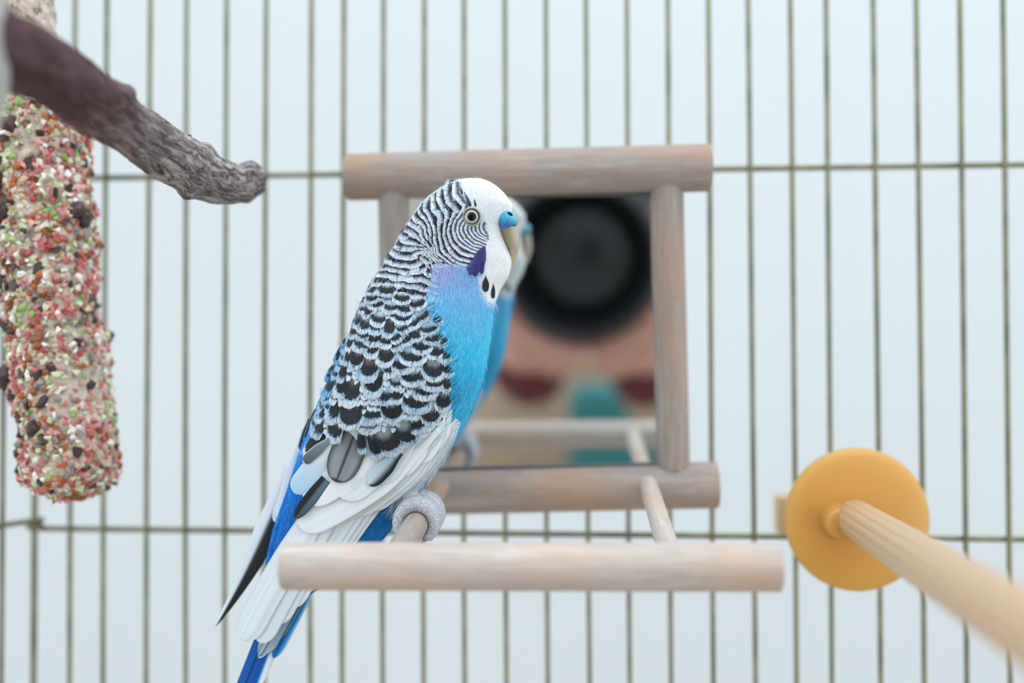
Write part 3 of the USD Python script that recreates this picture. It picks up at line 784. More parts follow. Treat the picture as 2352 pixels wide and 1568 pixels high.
for (x, y, wd) in [(752, 868, 16), (744, 905, 16), (733, 935, 18), (724, 962, 18), (772, 822, 14), (716, 988, 16)]:
    fe(far, (x + 20, y - 40), (x - 4, y + 10), wd, crescent(12, 12, lin((70, 158, 216)), lin((40, 52, 66)), lin((84, 150, 196)), streak=.14), 8, 16, 'covert_feather', roundness=1.2, root=.2)
rump = []
for k in range(230):
    t_ = rng.uniform(0, 1); x = np.interp(t_, [0, 1], [694, 628]) + rng.uniform(-26, 30); y = np.interp(t_, [0, 1], [1040, 1296]) + rng.uniform(-10, 6)
    if inside([(706, 1010), (684, 1060), (650, 1150), (624, 1195), (616, 1260), (608, 1304), (628, 1304), (672, 1235), (690, 1140), (716, 1060)], x, y):
        u_, v__ = x, y
        cl = mix(lin((16, 126, 226)), lin((48, 156, 236)), rng.uniform(0, 1))
        rump.append(blade((u_ + 11, v__ - 40), (u_, v__ + 4), rng.uniform(14, 20), plainf(cl, cl, streak=.08), lambda a, b_: np.maximum(H(a, b_), 14), lift=(1, 2.5), arch=.5, nr=9, nc=9, rag=1.2))
vv, ff = join(rump)
obj('rump_feathers', bird, (bw(vv), ff), 'feather', True, col=np.vstack([p[2] for p in rump]), kind='stuff', label='bright blue rump feathers')
und = []
for k in range(420):
    t_ = rng.uniform(0, 1); x = np.interp(t_, [0, 1], [955, 800]) + rng.uniform(-55, 55); y = np.interp(t_, [0, 1], [1120, 1275]) + rng.uniform(-25, 25)
    if H(x, y) > 0 and x > np.interp(y, [1100, 1250], [922, 800]):
        cl = mix(lin((12, 110, 196)), lin((34, 150, 220)), rng.uniform(0, 1))
        und.append(blade((x + 26, y - 34), (x - 4, y + 6), rng.uniform(10, 16), plainf(cl, cl, streak=.10), H, lift=(.5, 2), arch=.5, nr=8, nc=9, rag=1.6))
vv, ff = join(und)
obj('undertail_feathers', bird, (bw(vv), ff), 'feather', True, col=np.vstack([p[2] for p in und]), kind='stuff', label='deep blue feathers below the belly')
tail = holder('tail', bird, 'long blue tail below the perch bar')
fe(tail, (690, 1250), (505, 1720), 40, plainf(lin((16, 92, 180)), lin((18, 84, 168)), rachis=lin((10, 40, 100)), streak=.06), 10, -6, 'tail_feather', roundness=3, label='dark blue central tail feather')
fe(tail, (700, 1260), (535, 1700), 36, plainf(lin((20, 120, 206)), lin((24, 126, 212)), dark=(-1, lin((226, 234, 240)), .35, .6), streak=.06), 6, -10, 'tail_feather', roundness=3, label='bright blue tail feather with a white edge')
fe(tail, (740, 1290), (628, 1510), 30, plainf(lin((20, 120, 196)), lin((24, 130, 206)), dark=(-1, lin((150, 196, 228)), .6, .8), rachis=lin((20, 30, 60))), 2, -2, 'tail_feather', roundness=3)
fe(tail, (730, 1270), (665, 1440), 34, plainf(lin((14, 118, 200)), lin((20, 132, 210))), 0, -2, 'tail_feather', roundness=2.5)
fe(tail, (700, 1300), (575, 1590), 40, plainf(lin((225, 232, 238)), lin((232, 238, 242)), streak=.05), -12, -22, 'tail_feather', roundness=3, label='white outer tail feather')
for i, (b, t, wd) in enumerate([((690, 1330), (594, 1506), 30), ((705, 1330), (612, 1498), 28), ((715, 1325), (632, 1470), 26)]):
    fe(tail, b, t, wd, plainf(lin((128, 150, 164)), lin((150, 176, 192)), streak=.42), 14 - 3 * i, 8 - 3 * i, 'tail_covert', roundness=2, rag=3.5, nc=25, label='grey and white streaked covert')

# ---- loose barbs over breast, face and flank


def barbs(name, pts, dirf, length, colf, wid=1.1, lift=(1.5, 4.5), label=None, surf=H, curl=.12, both=True):
    P_, W_, C_, n = [], [], [], 0
    for x, y in pts:
        d = dirf(x, y); L = length(x, y) * rng.uniform(.7, 1.25)
        a = math.atan2(d[1], d[0]) + rng.normal(0, .13); kink = rng.normal(0, curl)
        q = [np.array([x, y])]
        for k in range(3):
            q.append(q[-1] + L / 3 * np.array([math.cos(a + kink * k), math.sin(a + kink * k)]))
        q = np.array(q); ww = surf(q[:, 0], q[:, 1])
        if np.any(ww <= 1.0) and rng.random() < .85:
            ww = np.maximum(ww, 0)
        q = np.column_stack([q, ww + np.linspace(lift[0], lift[1] * rng.uniform(.7, 1.3), 4)])
        c = colf(x, y, q)
        for sd in ((1, -1) if both else (1,)):
            P_.append(q * [1, 1, sd]); W_.append(wid * rng.uniform(.75, 1.3) * np.array([1, .95, .7, .25]) * S); C_.append(np.broadcast_to(c, (4, 3)))
            n += 1
    path = numbered(bird, name)
    cv = UsdGeom.BasisCurves.Define(stage, path)
    cv.CreateTypeAttr('linear'); cv.CreateCurveVertexCountsAttr(Vt.IntArray([4] * n))
    cv.CreatePointsAttr(Vt.Vec3fArray.FromNumpy((bw(np.vstack(P_)) - base_of(path)).astype(np.float32)))
    cv.CreateWidthsAttr(Vt.FloatArray.FromNumpy(np.concatenate(W_).astype(np.float32))); cv.SetWidthsInterpolation('vertex')
    UsdGeom.PrimvarsAPI(cv).CreatePrimvar('col', Sdf.ValueTypeNames.Color3fArray, 'vertex').Set(Vt.Vec3fArray.FromNumpy(np.vstack(C_).astype(np.float32)))
    UsdShade.MaterialBindingAPI.Apply(cv.GetPrim()).Bind(UsdShade.Material.Get(stage, '/World/Looks/feather'))
    tag(cv.GetPrim(), label, None, None, 'stuff')


def tone(c, sd):
    return np.clip(c * math.exp(rng.normal(0, sd)), 0, 1)


def frayed():
    P_, W_, C_, n = [], [], [], 0
    for p, d, wd, mg, wht, pr in TIPS:
        nn = np.array([-d[1], d[0]])
        for k in range(int(wd * 1.1)):
            s = rng.uniform(-.48, .48); x = s * wd
            drop = (abs(s) * 2) ** 2.6 * wd * .22
            dark = rng.random() < .22
            a0 = p + nn * x + d * (mg * rng.uniform(.05, .7) - drop); L = rng.uniform(5, 11) if not dark else rng.uniform(4, 8)
            if dark:
                a0 = a0 - d * mg * .5
            dd = d + nn * rng.normal(0, .10); q = np.array([a0 + dd * L * t for t in (0, .33, .67, 1)])
            qu, qv = uvs(q[:, 0], q[:, 1], 8)
            w = Hw(qu, qv) + pr + np.linspace(6.4, 7.4, 4)
            P_.append(np.column_stack([qu, qv, w])); W_.append(rng.uniform(.45, .8) * np.array([1, .95, .75, .3]) * S)
            C_.append(np.broadcast_to(tone(BLACK if dark else mix(wht, lin((232, 240, 245)), rng.random()), .08), (4, 3))); n += 1
    path = numbered(wing, 'tip_barbs')
    cv = UsdGeom.BasisCurves.Define(stage, path)
    cv.CreateTypeAttr('linear'); cv.CreateCurveVertexCountsAttr(Vt.IntArray([4] * n))
    cv.CreatePointsAttr(Vt.Vec3fArray.FromNumpy((bw(np.vstack(P_)) - base_of(path)).astype(np.float32)))
    cv.CreateWidthsAttr(Vt.FloatArray.FromNumpy(np.concatenate(W_).astype(np.float32))); cv.SetWidthsInterpolation('vertex')
    UsdGeom.PrimvarsAPI(cv).CreatePrimvar('col', Sdf.ValueTypeNames.Color3fArray, 'vertex').Set(Vt.Vec3fArray.FromNumpy(np.vstack(C_).astype(np.float32)))
    UsdShade.MaterialBindingAPI.Apply(cv.GetPrim()).Bind(UsdShade.Material.Get(stage, '/World/Looks/feather'))
    tag(cv.GetPrim(), 'frayed tips of the wing feathers', None, None, 'stuff')


def scatter(n, x0, x1, y0, y1, ok):
    x, y = rng.uniform(x0, x1, n), rng.uniform(y0, y1, n)
    k = ok(x, y) & inside(silh, x, y)
    return np.stack([x[k], y[k]], 1)


CHEST = [(1004, 610), (1060, 606), (1100, 640), (1122, 690), (1140, 690), (1135, 760), (1125, 820), (1112, 872), (1090, 930), (1062, 990), (1026, 1044), (985, 1090), (955, 1130), (925, 1140), (1000, 1050), (1040, 965), (1046, 900), (1040, 830), (1018, 755), (984, 694), (996, 650)]


def chest_dir(x, y):
    a = np.interp(y, [600, 680, 780, 900, 1000, 1100], [70, 82, 100, 112, 122, 128])
    a += np.interp(x - np.interp(y, [650, 1100], [1060, 1000]), [-70, 60], [18, -8])
    return math.cos(math.radians(a)), math.sin(math.radians(a))



def chest_col(x, y, q):
    c = paint(*px_of(q[0]), 0.0); k = rng.random()
    if k < .10:
        c = mix(c, lin((190, 222, 240)), rng.uniform(.3, .8))
    elif k < .3:
        c = mix(c, lin((10, 110, 176)), rng.uniform(.1, .4))
    return tone(c, .07)


frayed()
barbs('breast_barbs', scatter(52000, 900, 1150, 595, 1150, lambda x, y: inside(CHEST, x, y)), chest_dir, lambda x, y: np.interp(y, [600, 800, 1000], [13, 19, 24]), chest_col, .75, (0.6, 2.2), 'fine blue breast barbs')


def face_dir(x, y):
    d = np.array([x - 1172, y - 530.0])
    if y > 600:
        d = np.array([-12, 40.0])
    elif y < 480:
        d = np.array([-40, -6 + (450 - y) * -.12])
    return d / np.hypot(*d)


barbs('face_barbs', scatter(24000, 1050, 1185, 405, 700, lambda x, y: inside(BIB, x, y) & (np.hypot(x - 1083, y - 498) > 24) & (np.hypot(x - 1166, y - 511) > 20)), face_dir, lambda x, y: 9.0,
      lambda x, y, q: tone(mix(paint(*px_of(q[0])), lin((216, 224, 229)), .4 * (rng.random() < .3)), .03), .55, (0.2, 1.0), 'fine white face barbs')
barbs('thigh_barbs', scatter(13000, 880, 1075, 950, 1190, lambda x, y: (polydist([(1048, 968), (1012, 1040), (960, 1110), (920, 1150)], x, y) < 14) & (rng.uniform(0, 1, np.shape(x)) < np.interp(y, [1040, 1150], [1, .25]))), lambda x, y: (-.55, .83), lambda x, y: float(np.interp(y, [1000, 1150], [52, 30])),
      lambda x, y, q: tone(mix(lin((232, 240, 244)), lin((120, 190, 226)), .6 * (rng.random() < .25)), .05), .8, (8, 15), 'loose white flank barbs', curl=.05)
barbs('edge_barbs', scatter(900, 960, 1075, 690, 960, lambda x, y: polydist([(1000, 700), (1032, 755), (1053, 830), (1058, 900), (1054, 950)], x, y) < 8), lambda x, y: (-.72, .7), lambda x, y: 20.0,
      lambda x, y, q: tone(mix(paint(q[0, 0] + 25, q[0, 1], 0.0), BLACK, .9 * (rng.random() < .35)), .1), .8, (9, 16), 'breast barbs lying over the wing edge')


def nape_dir(x, y):
    a, b, _ = fat(x, y)
    return float(a), float(b)


barbs('nape_barbs', scatter(1800, 800, 1060, 410, 705, lambda x, y: inside(BARRED, x, y) & (np.hypot(x - 1083, y - 498) > 30)), nape_dir, lambda x, y: 7.0,
      lambda x, y, q: tone(mix(lin((216, 226, 236)), BLACK, float(rng.random() < .4)), .1), .45, (2.6, 3.6), 'stray barbs over the barred feathers')

barbs('rump_barbs', scatter(6000, 595, 735, 1000, 1310, lambda x, y: inside([(706, 1010), (684, 1060), (650, 1150), (624, 1195), (616, 1260), (608, 1304), (628, 1304), (672, 1235), (690, 1140), (716, 1060)], x, y)), lambda x, y: (-.24, .97), lambda x, y: 26.0,
      lambda x, y, q: tone(mix(lin((22, 132, 228)), lin((70, 170, 240)), rng.random()), .06), .75, (3, 5.5), 'fine rump barbs', surf=lambda a, b_: np.maximum(H(a, b_), 14), both=False)
barbs('undertail_barbs', scatter(14000, 790, 965, 1095, 1270, lambda x, y: (H(x, y) > 0) & (x > np.interp(y, [1100, 1250], [925, 803]))), lambda x, y: (-.62, .78), lambda x, y: 26.0,
      lambda x, y, q: tone(mix(lin((12, 108, 194)), lin((44, 152, 220)), rng.random()), .06), .8, (2, 4.5), 'fine undertail barbs')

# ---- cheek patch and throat spots
for (b, t, wd, cl) in [((1098, 580), (1080, 630), 11, (56, 56, 122)), ((1104, 574), (1091, 632), 12, (46, 46, 108)), ((1108, 570), (1099, 622), 11, (52, 52, 116)), ((1112, 566), (1106, 626), 10, (42, 42, 104)), ((1113, 566), (1111, 606), 9, (58, 58, 118)), ((1094, 590), (1076, 618), 9, (70, 70, 136))]:
    (b0, b1), (t0, t1) = uvs(*b), uvs(*t)
    vv, ff, cc = blade((b0, b1), (t0, t1), wd, plainf(lin(cl), lin(cl) * .9, streak=.22), H, lift=(4, 6.5), arch=1.0, nr=16, nc=9, roundness=1.6, rag=2.0)
    put(bird, vv, ff, cc, False, 'cheek_patch', 'violet cheek feather')
for (b, t, wd) in [((1116, 634), (1116, 670), 14), ((1134, 652), (1133, 685), 8), ((1096, 618), (1093, 634), 8)]:
    (b0, b1), (t0, t1) = uvs(*b), uvs(*t)
    for sd in (1, -1):
        vv, ff, cc = blade((b0, b1), (t0, t1), wd, plainf(lin((30, 36, 42)), lin((24, 28, 34)), streak=.08), H, lift=(4.0, 5.5), arch=.6, nr=16, nc=9, roundness=1.8, root=.15, rag=.3)
        vv[:, 2] *= sd
        put(bird, vv, ff if sd > 0 else ff[:, ::-1], cc, False, 'throat_spot', 'black throat spot')

for (b, t, wd) in [((1066, 440), (1081, 474), 7), ((1089, 456), (1093, 474), 4.5), ((1056, 428), (1062, 446), 6)]:
    (b0, b1), (t0, t1) = uvs(*b), uvs(*t)
    for sd in (1, -1):
        vv, ff, cc = blade((b0, b1), (t0, t1), wd, plainf(lin((96, 112, 126)), lin((30, 36, 42)), streak=.25), H, lift=(1.2, 1.8), arch=.4, nr=14, nc=9, roundness=2.2, root=.3, rag=1.2)
        vv[:, 2] *= sd
        put(bird, vv, ff if sd > 0 else ff[:, ::-1], cc, False, 'crown_mark', 'short dark bar on the forehead')

# ---- eye
ex, ey = uvs(1083, 497.5)
ew_ = float(H(ex, ey))
for sd in (1, -1):
    eye = holder('eye', bird, 'round eye with black pupil and pale iris')
    nn = np.array([H(ex - 6, ey) - H(ex + 6, ey), H(ex, ey - 6) - H(ex, ey + 6), 12.0]); nn /= np.linalg.norm(nn)
    nn = np.array([nn[0] * .5, nn[1] * .5, nn[2]]); nn /= np.linalg.norm(nn)
    e1 = np.cross([0, 1.0, 0], nn); e1 /= np.linalg.norm(e1); e2 = np.cross(nn, e1)
    rr = np.linspace(0, 17.5, 36); aa = np.linspace(0, 2 * np.pi, 64, endpoint=False)
    hgt = np.sqrt(np.maximum(22.0 ** 2 - rr ** 2, 0)) - 22 + 9.5
    c0 = np.array([ex, ey, ew_])
    q = c0 + (rr[:, None, None] * (np.cos(aa)[None, :, None] * e1 + np.sin(aa)[None, :, None] * e2)) + (hgt[:, None, None] - 2.5) * nn
    cr = mix(lin((8, 9, 11)), lin((186, 190, 192)), sm(9.2, 11.4, rr)); cr = mix(cr, lin((170, 172, 176)), sm(12.5, 11.0, rr) * sm(9, 11, rr) * .6); cr = mix(cr, lin((22, 22, 24)), sm(15.0, 16.0, rr))
    vv = q.reshape(-1, 3) * [1, 1, sd]
    obj('eyeball', eye, (bw(vv), grid_faces(36, 64, True)[:, ::-sd]), 'eye_surface', True, col=np.repeat(cr, 64, 0))
    rp = np.linspace(0, 1, 16); rad = 16.2 + 6.3 * rp; hh = 2.0 + 3.2 * np.sin(np.pi * (rp * .8 + .1)) - 3.2 * rp
    wob = 1 + .10 * np.sin(aa * 26)[None] * np.sin(np.pi * np.clip(rp * 2.0, 0, 1))[:, None]
    q = c0 + (rad[:, None, None] * (np.cos(aa)[None, :, None] * e1 + np.sin(aa)[None, :, None] * e2)) + (hh[:, None] * wob)[..., None] * nn
    cl = mix(lin((30, 30, 30)), lin((140, 145, 126)), sm(.12, .35, rp)); cl = mix(cl, lin((176, 184, 176)), sm(.6, 1, rp))
    cl = cl[:, None] * (1 + .10 * np.sin(aa * 26 + 1)[None, :, None])
    obj('eyelid', eye, (bw(q.reshape(-1, 3) * [1, 1, sd]), grid_faces(16, 64, True)[:, ::-sd]), 'bird_skin', True, col=cl.reshape(-1, 3), label='ring of bare beaded skin')

# ---- cere and beak
sp = trimesh.creation.icosphere(5, 1.0)
q = np.array(sp.vertices)
cu0 = q
cu = np.array([1165.5, 511.0, 0]) + q * np.array([23.5, 22.5, 30.0]) + np.stack([-4.0 * q[:, 1] ** 2 * (q[:, 1] > 0), 0 * q[:, 0], 0 * q[:, 0]], -1)
hole = np.array([1171.5, 497.5])
for sd in (1, -1):
    qx, qy = cu[:, 0], cu[:, 1]
    dd = np.hypot(((qx - hole[0]) * .8 + (qy - hole[1]) * .6) / 7.5, ((qy - hole[1]) * .8 - (qx - hole[0]) * .6) / 3.6)
    msk = (np.sign(cu[:, 2]) == sd)
    cu[:, 2] -= sd * msk * 7 * sm(1.15, .6, dd)
    if sd == 1:
        dn = np.where(msk, dd, 9)
    else:
        dn = np.minimum(dn, np.where(msk, dd, 9))
cc = mix(lin((36, 164, 206)), lin((52, 112, 194)), sm(506, 526, cu[:, 1] - .25 * (cu[:, 0] - 1166)))
cc = mix(cc, lin((128, 194, 198)), sm(1168, 1186, cu[:, 0]) * sm(520, 505, cu[:, 1]) * .8)
nz_ = noise(np.column_stack([cu[:, 0] * .22, cu[:, 1] * .22, cu[:, 2] * .22]))
cc = mix(cc, lin((116, 150, 214)), sm(.62, .85, nz_) * sm(505, 515, cu[:, 1]) * .7)
cc = cc * .86
cc = mix(cc, lin((206, 212, 204)), sm(.90, .97, q[:, 1]))
cc = mix(cc, lin((10, 30, 38)), sm(1.1, .7, dn))
cu[:, 2] += 27
cere = obj('cere', bird, (bw(cu), np.array(sp.faces)[:, ::-1] if False else np.array(sp.faces)), 'cere_skin', True, col=cc, label='glossy blue cere with nostrils')
# beak: sections from the cere downwards, left edge, right edge, half depth
BK = np.array([[1146, 527, 1188, 524, 21], [1149, 538, 1191, 538, 20], [1154, 550, 1193, 552, 18.5], [1162, 562, 1193, 566, 16.5], [1168, 574, 1190.5, 580, 13.5], [1171, 588, 1186, 594, 9.5], [1172, 600, 1181, 606, 5], [1173, 610, 1175, 612, 1.5]], float)
bt = np.linspace(0, 1, 8); bi = PchipInterpolator(bt, BK)(np.linspace(0, 1, 40)); aa = np.linspace(0, 2 * np.pi, 48, endpoint=False)
q = np.concatenate([((bi[:, :2] + bi[:, 2:4]) / 2)[:, None] + ((bi[:, 2:4] - bi[:, :2]) / 2)[:, None] * np.cos(aa)[None, :, None], (bi[:, 4, None] * np.sin(aa))[..., None]], -1).reshape(-1, 3)
cc = mix(lin((122, 115, 84)), lin((172, 165, 146)), sm(1152, 1186, q[:, 0]))
cc = mix(cc, lin((196, 188, 174)), sm(570, 600, q[:, 1]) * .6)
cc = cc * (.92 + .16 * noise(np.column_stack([q[:, 0] * .12, q[:, 1] * .05, q[:, 2] * .1])))[:, None]
vv, ff = q, grid_faces(40, 48, True)
ff = np.vstack([ff, [[39 * 48, 39 * 48 + k, 39 * 48 + k + 1] for k in range(1, 47)]])
vv = vv + np.array([0, 0, 24.0]) * np.interp(vv[:, 1], [525, 560, 612], [1.1, .8, .05])[:, None]
obj('beak', bird, (bw(vv), ff[:, ::-1]), 'beak_horn', True, col=cc, label='hooked olive grey upper beak')
sp2 = trimesh.creation.icosphere(3, 1.0); q = np.array(sp2.vertices)
lw = np.array([1171.0, 592, 4]) + q * [8.0, 12, 11]
obj('lower_beak', bird, (bw(lw), sp2.faces), 'beak_horn', True, col=np.broadcast_to(lin((196, 182, 172)), (len(q), 3)))

# ---- feet gripping the rod: two toes in front, two behind
ra, rb = rodL0, rodL1
rd = (rb - ra) / np.linalg.norm(rb - ra)


def rod_at(px, py):                            # the rod's axis where it is seen at this height
    s = np.linspace(0, 1, 400)[:, None]; q = ra + s * (rb - ra)
    c = (q - CAM) @ R; yy = 784 + FPX * c[:, 1] / c[:, 2]
    return q[np.argmin(np.abs(yy - py))]


e_r = R[:, 0] - rd * np.dot(R[:, 0], rd); e_r /= np.linalg.norm(e_r)
e_u = np.cross(e_r, rd); e_u = e_u if e_u[2] > 0 else -e_u
RR = 0.0032
for n_, (cy_, legx) in enumerate(((1200, 952), (1184, 968))):
    c0 = rod_at(0, cy_)
    foot = holder('foot', bird, 'scaly grey foot wrapped round the rod')
    solids = []
    for sgn, offs, a_end in ((1, -0.0021, -48), (1, 0.0019, -40), (-1, -0.0016, -28), (-1, 0.0021, -22)):
        angs = np.radians(np.linspace(90, a_end, 9))
        rad = np.linspace(RR + 0.00195, RR + 0.00135, 9); tr = np.linspace(0.00205, 0.0014, 9)
        pts = [c0 + rd * offs * (0.35 + .65 * k / 8) + r_ * (math.cos(a) * sgn * e_r + math.sin(a) * e_u) for k, (a, r_) in enumerate(zip(angs, rad))]
        balls = []
        for p, r_ in zip(pts, tr):
            s_ = trimesh.creation.icosphere(2, r_); balls.append(np.array(s_.vertices) + p)
        for k in range(8):
            solids.append(m3.Manifold.hull_points(((np.vstack([balls[k], balls[k + 1]]) - c0) * 1e3).astype(np.float32)))
        tdir = pts[-1] - pts[-2]; tdir /= np.linalg.norm(tdir)
        inn = c0 + rd * offs - pts[-1]; inn /= np.linalg.norm(inn)
        cp = np.array([pts[-1] + tdir * s * 0.0034 + inn * (s ** 2) * 0.0012 for s in np.linspace(0, 1, 8)])
        vv, ff, _ = tube(cp, np.linspace(0.0009, 0.00012, 8), 10)
        obj('claw', foot, (vv, ff), 'beak_horn', True, col=np.broadcast_to(lin((120, 118, 118)), (len(vv), 3)))
    leg0 = c0 + e_u * (RR + .0017); leg0 = leg0 - e_u * .0015 - rd * .001; leg1 = leg0 + e_u * 0.005 - e_r * 0.0045 - rd * 0.005
    a_, b_ = trimesh.creation.icosphere(2, .0022), trimesh.creation.icosphere(2, .0026)
    solids.append(m3.Manifold.hull_points(((np.vstack([np.array(a_.vertices) + leg0, np.array(b_.vertices) + leg1]) - c0) * 1e3).astype(np.float32)))
    mf = m3.Manifold.batch_boolean(solids, m3.OpType.Add).simplify(0.02).refine_to_length(0.5)
    q = mf.to_mesh(); tm = trimesh.Trimesh(np.array(q.vert_properties[:, :3], float), np.array(q.tri_verts))
    v0 = tm.vertices.copy()
    trimesh.smoothing.filter_taubin(tm, iterations=6)
    tm.vertices = (v0 + np.clip(tm.vertices - v0, -.35, .35)) / 1e3 + c0
    obj('toes', foot, tm, 'foot_scales', True)

# ------------------------------------------------------------------ the seed stick hanging from the cage
DS = 0.284
SC = [(-420, 40, 96), (-60, 50, 74), (30, 56, 66), (100, 60, 66), (160, 66, 84), (230, 70, 97), (300, 86, 100), (420, 100, 100), (520, 116, 97), (620, 119, 99), (725, 118, 98), (752, 120, 95), (768, 130, 105), (800, 132, 104), (880, 136, 102), (960, 150, 102), (1040, 156, 102), (1085, 160, 96), (1120, 163, 70), (1138, 164, 34), (1144, 164, 4)]
sc = np.array(SC, float)
yy = np.concatenate([np.linspace(-420, 1085, 150), 1085 + 59 * np.sin(np.linspace(0, np.pi / 2, 24))[1:]])
cxs, rs = np.interp(yy, sc[:, 0], sc[:, 1]), PchipInterpolator(sc[:, 0], sc[:, 2])(yy)
cen = np.array([P(x, y, DS) for x, y in zip(cxs, yy)]); rad = rs / FPX * DS
aa = np.linspace(0, 2 * np.pi, 110, endpoint=False)
X_, Y_ = rt, -fw
dirs = np.cos(aa)[:, None] * X_ + np.sin(aa)[:, None] * Y_
sv = cen[:, None] + rad[:, None, None] * dirs[None]
# knobbly: two eaten hollows on the right, lumps everywhere
amp = .0034 * (fbm(sv.reshape(-1, 3) * 190, 4, 3) - .5) + .0036 * (fbm(sv.reshape(-1, 3) * 70, 3, 9) - .5)
env = np.clip(rad / 0.006, 0, 1).repeat(110)
sv = sv.reshape(-1, 3) + (np.broadcast_to(dirs[None], (len(yy), 110, 3)).reshape(-1, 3)) * (amp * env)[:, None]
stick = thing('seed_stick', cen[0], 'knobbly seed treat stick studded with pink, white and green seeds hanging at the left', 'bird treat')
obj('core', stick, (sv, grid_faces(len(yy), 110, True)), 'seed_paste', True)
S3 = sv.reshape(len(yy), 110, 3)
kinds = list(SEEDS)
prob = np.array([.10, .055, .10, .19, .05, .05, .035, .12, .16, .05, .09]); prob /= prob.sum()
seed_rng = np.random.default_rng(31)
icos = trimesh.creation.icosphere(1, 1.0); icf = np.array(icos.faces); icv = np.array(icos.vertices)
ico2 = trimesh.creation.icosphere(2, 1.0)
cand = []
keep = np.zeros((0, 3)); sites = []
cell = {}
for _ in range(26000):
    i = seed_rng.integers(0, len(yy) - 2); k = seed_rng.integers(0, 110)
    if yy[i] < 205:
        continue
    c = S3[i, k] + seed_rng.normal(0, .0002, 3)
    py_ = yy[i]; px_ = cxs[i] + rs[i] * math.cos(aa[k])
    bare = (abs(py_ - 345) < 40 and abs(px_ - 105) < 28) or (840 < py_ < 905 and px_ > 165) or (870 < py_ < 1000 and 178 < px_ < 205) or py_ > 1110
    if bare and seed_rng.random() < .85:
        continue
    ck = tuple(np.floor(c / .0016).astype(int)); gap = seed_rng.uniform(.00095, .00155)
    if any(np.linalg.norm(c - o_) < gap for a in (-1, 0, 1) for b in (-1, 0, 1) for d in (-1, 0, 1) for o_ in cell.get((ck[0] + a, ck[1] + b, ck[2] + d), ())):
        continue
    cell.setdefault(ck, []).append(c)
    nn = S3[i, k] - cen[i]; nn /= np.linalg.norm(nn)
    g, g2 = noise(np.array([c * 150]))[0], noise(np.array([c * 190 + 40]))[0]
    p_ = prob.copy()
    if g > .56:
        p_[:3] *= 2.8
    elif g < .44:
        p_[:3] *= .35
    if g2 > .62:
        p_[4:6] *= 3.5
    elif g2 < .36:
        p_[6:8] *= 3.0
    p_ /= p_.sum()
    cand.append((c, nn, kinds[seed_rng.choice(len(kinds), p=p_)], np.dot(nn, -fw)))
cand.sort(key=lambda q: -q[3])
rest_seeds = {}
for n_, (c, nn, kd, _) in enumerate(cand):
    s0 = seed_rng.uniform(.0007, .0012)
    sh = np.array([1, seed_rng.uniform(.75, 1.25), seed_rng.uniform(.6, .95)]) * s0
    if kd == 'seed_dark':
        sh *= 1.5
    t1 = np.cross(nn, seed_rng.normal(size=3)); t1 /= np.linalg.norm(t1); t2 = np.cross(nn, t1)
    big = n_ < 300
    bv, bf_ = (np.array(ico2.vertices), np.array(ico2.faces)) if kd in ('seed_orange', 'seed_green', 'seed_brown') and big else (icv, icf)
    if kd not in ('seed_orange', 'seed_green', 'seed_brown') or not big:
        ch = trimesh.PointCloud(seed_rng.normal(size=(11, 3))); hv = np.array(ch.vertices); hv /= np.linalg.norm(hv, axis=1, keepdims=True); hv *= seed_rng.uniform(.75, 1.25, (11, 1))
        hm = trimesh.Trimesh(hv).convex_hull if False else trimesh.convex.convex_hull(hv); bv, bf_ = np.array(hm.vertices) * 1.15, np.array(hm.faces)
    lump = 1 + .38 * (noise(bv * 1.7 + seed_rng.uniform(0, 50, 3)) - .5)
    vv = c + nn * (.2 * s0) + ((bv * lump[:, None]) * sh) @ np.stack([t1, t2, nn])
    if big:
        obj('seed', stick, (vv, bf_), kd, kd in ('seed_orange', 'seed_green', 'seed_brown'))
    else:
        rest_seeds.setdefault(kd, []).append((vv, bf_))
flat = [(q, kd) for kd, l in rest_seeds.items() for q in l]
vv, ff = join([q for q, _ in flat])
cc = np.vstack([np.broadcast_to(lin(SEEDS[kd]), (len(q[0]), 3)) for q, kd in flat])
obj('small_seeds', stick, (vv, ff), 'seed_mixed', False, col=cc, kind='stuff')
# dark berries and bits of bark pressed into the stick
for (px, py, r_, st) in [(20, 385, 30, 1), (30, 430, 26, 1), (50, 485, 24, 1), (55, 500, 20, 1), (205, 510, 16, 2), (195, 490, 16, 2), (30, 605, 15, 2), (38, 650, 15, 2), (30, 745, 18, 2), (45, 860, 22, 2), (38, 880, 18, 2), (72, 310, 16, 2), (125, 975, 15, 1), (60, 1030, 13, 2), (68, 900, 12, 2), (8, 320, 18, 1)]:
    i = int(np.argmin(np.abs(yy - py))); cx_ = (px - cxs[i]) / rs[i]
    cx_ = np.clip(cx_, -.98, .98)
    k = int(np.argmin(np.abs(np.cos(aa) - cx_) + (np.sin(aa) < 0) * 5))
    c = S3[i, k]; q = np.array(ico2.vertices)
    q = q * (1 + .8 * (fbm(q * 1.4 + px, 3, 5) - .5))[:, None] * np.array([1, 1, 1.25]) * (r_ / FPX * DS)
    obj('berry' if st == 1 else 'bark_bit', stick, (c + q, ico2.faces), 'seed_dark', True)
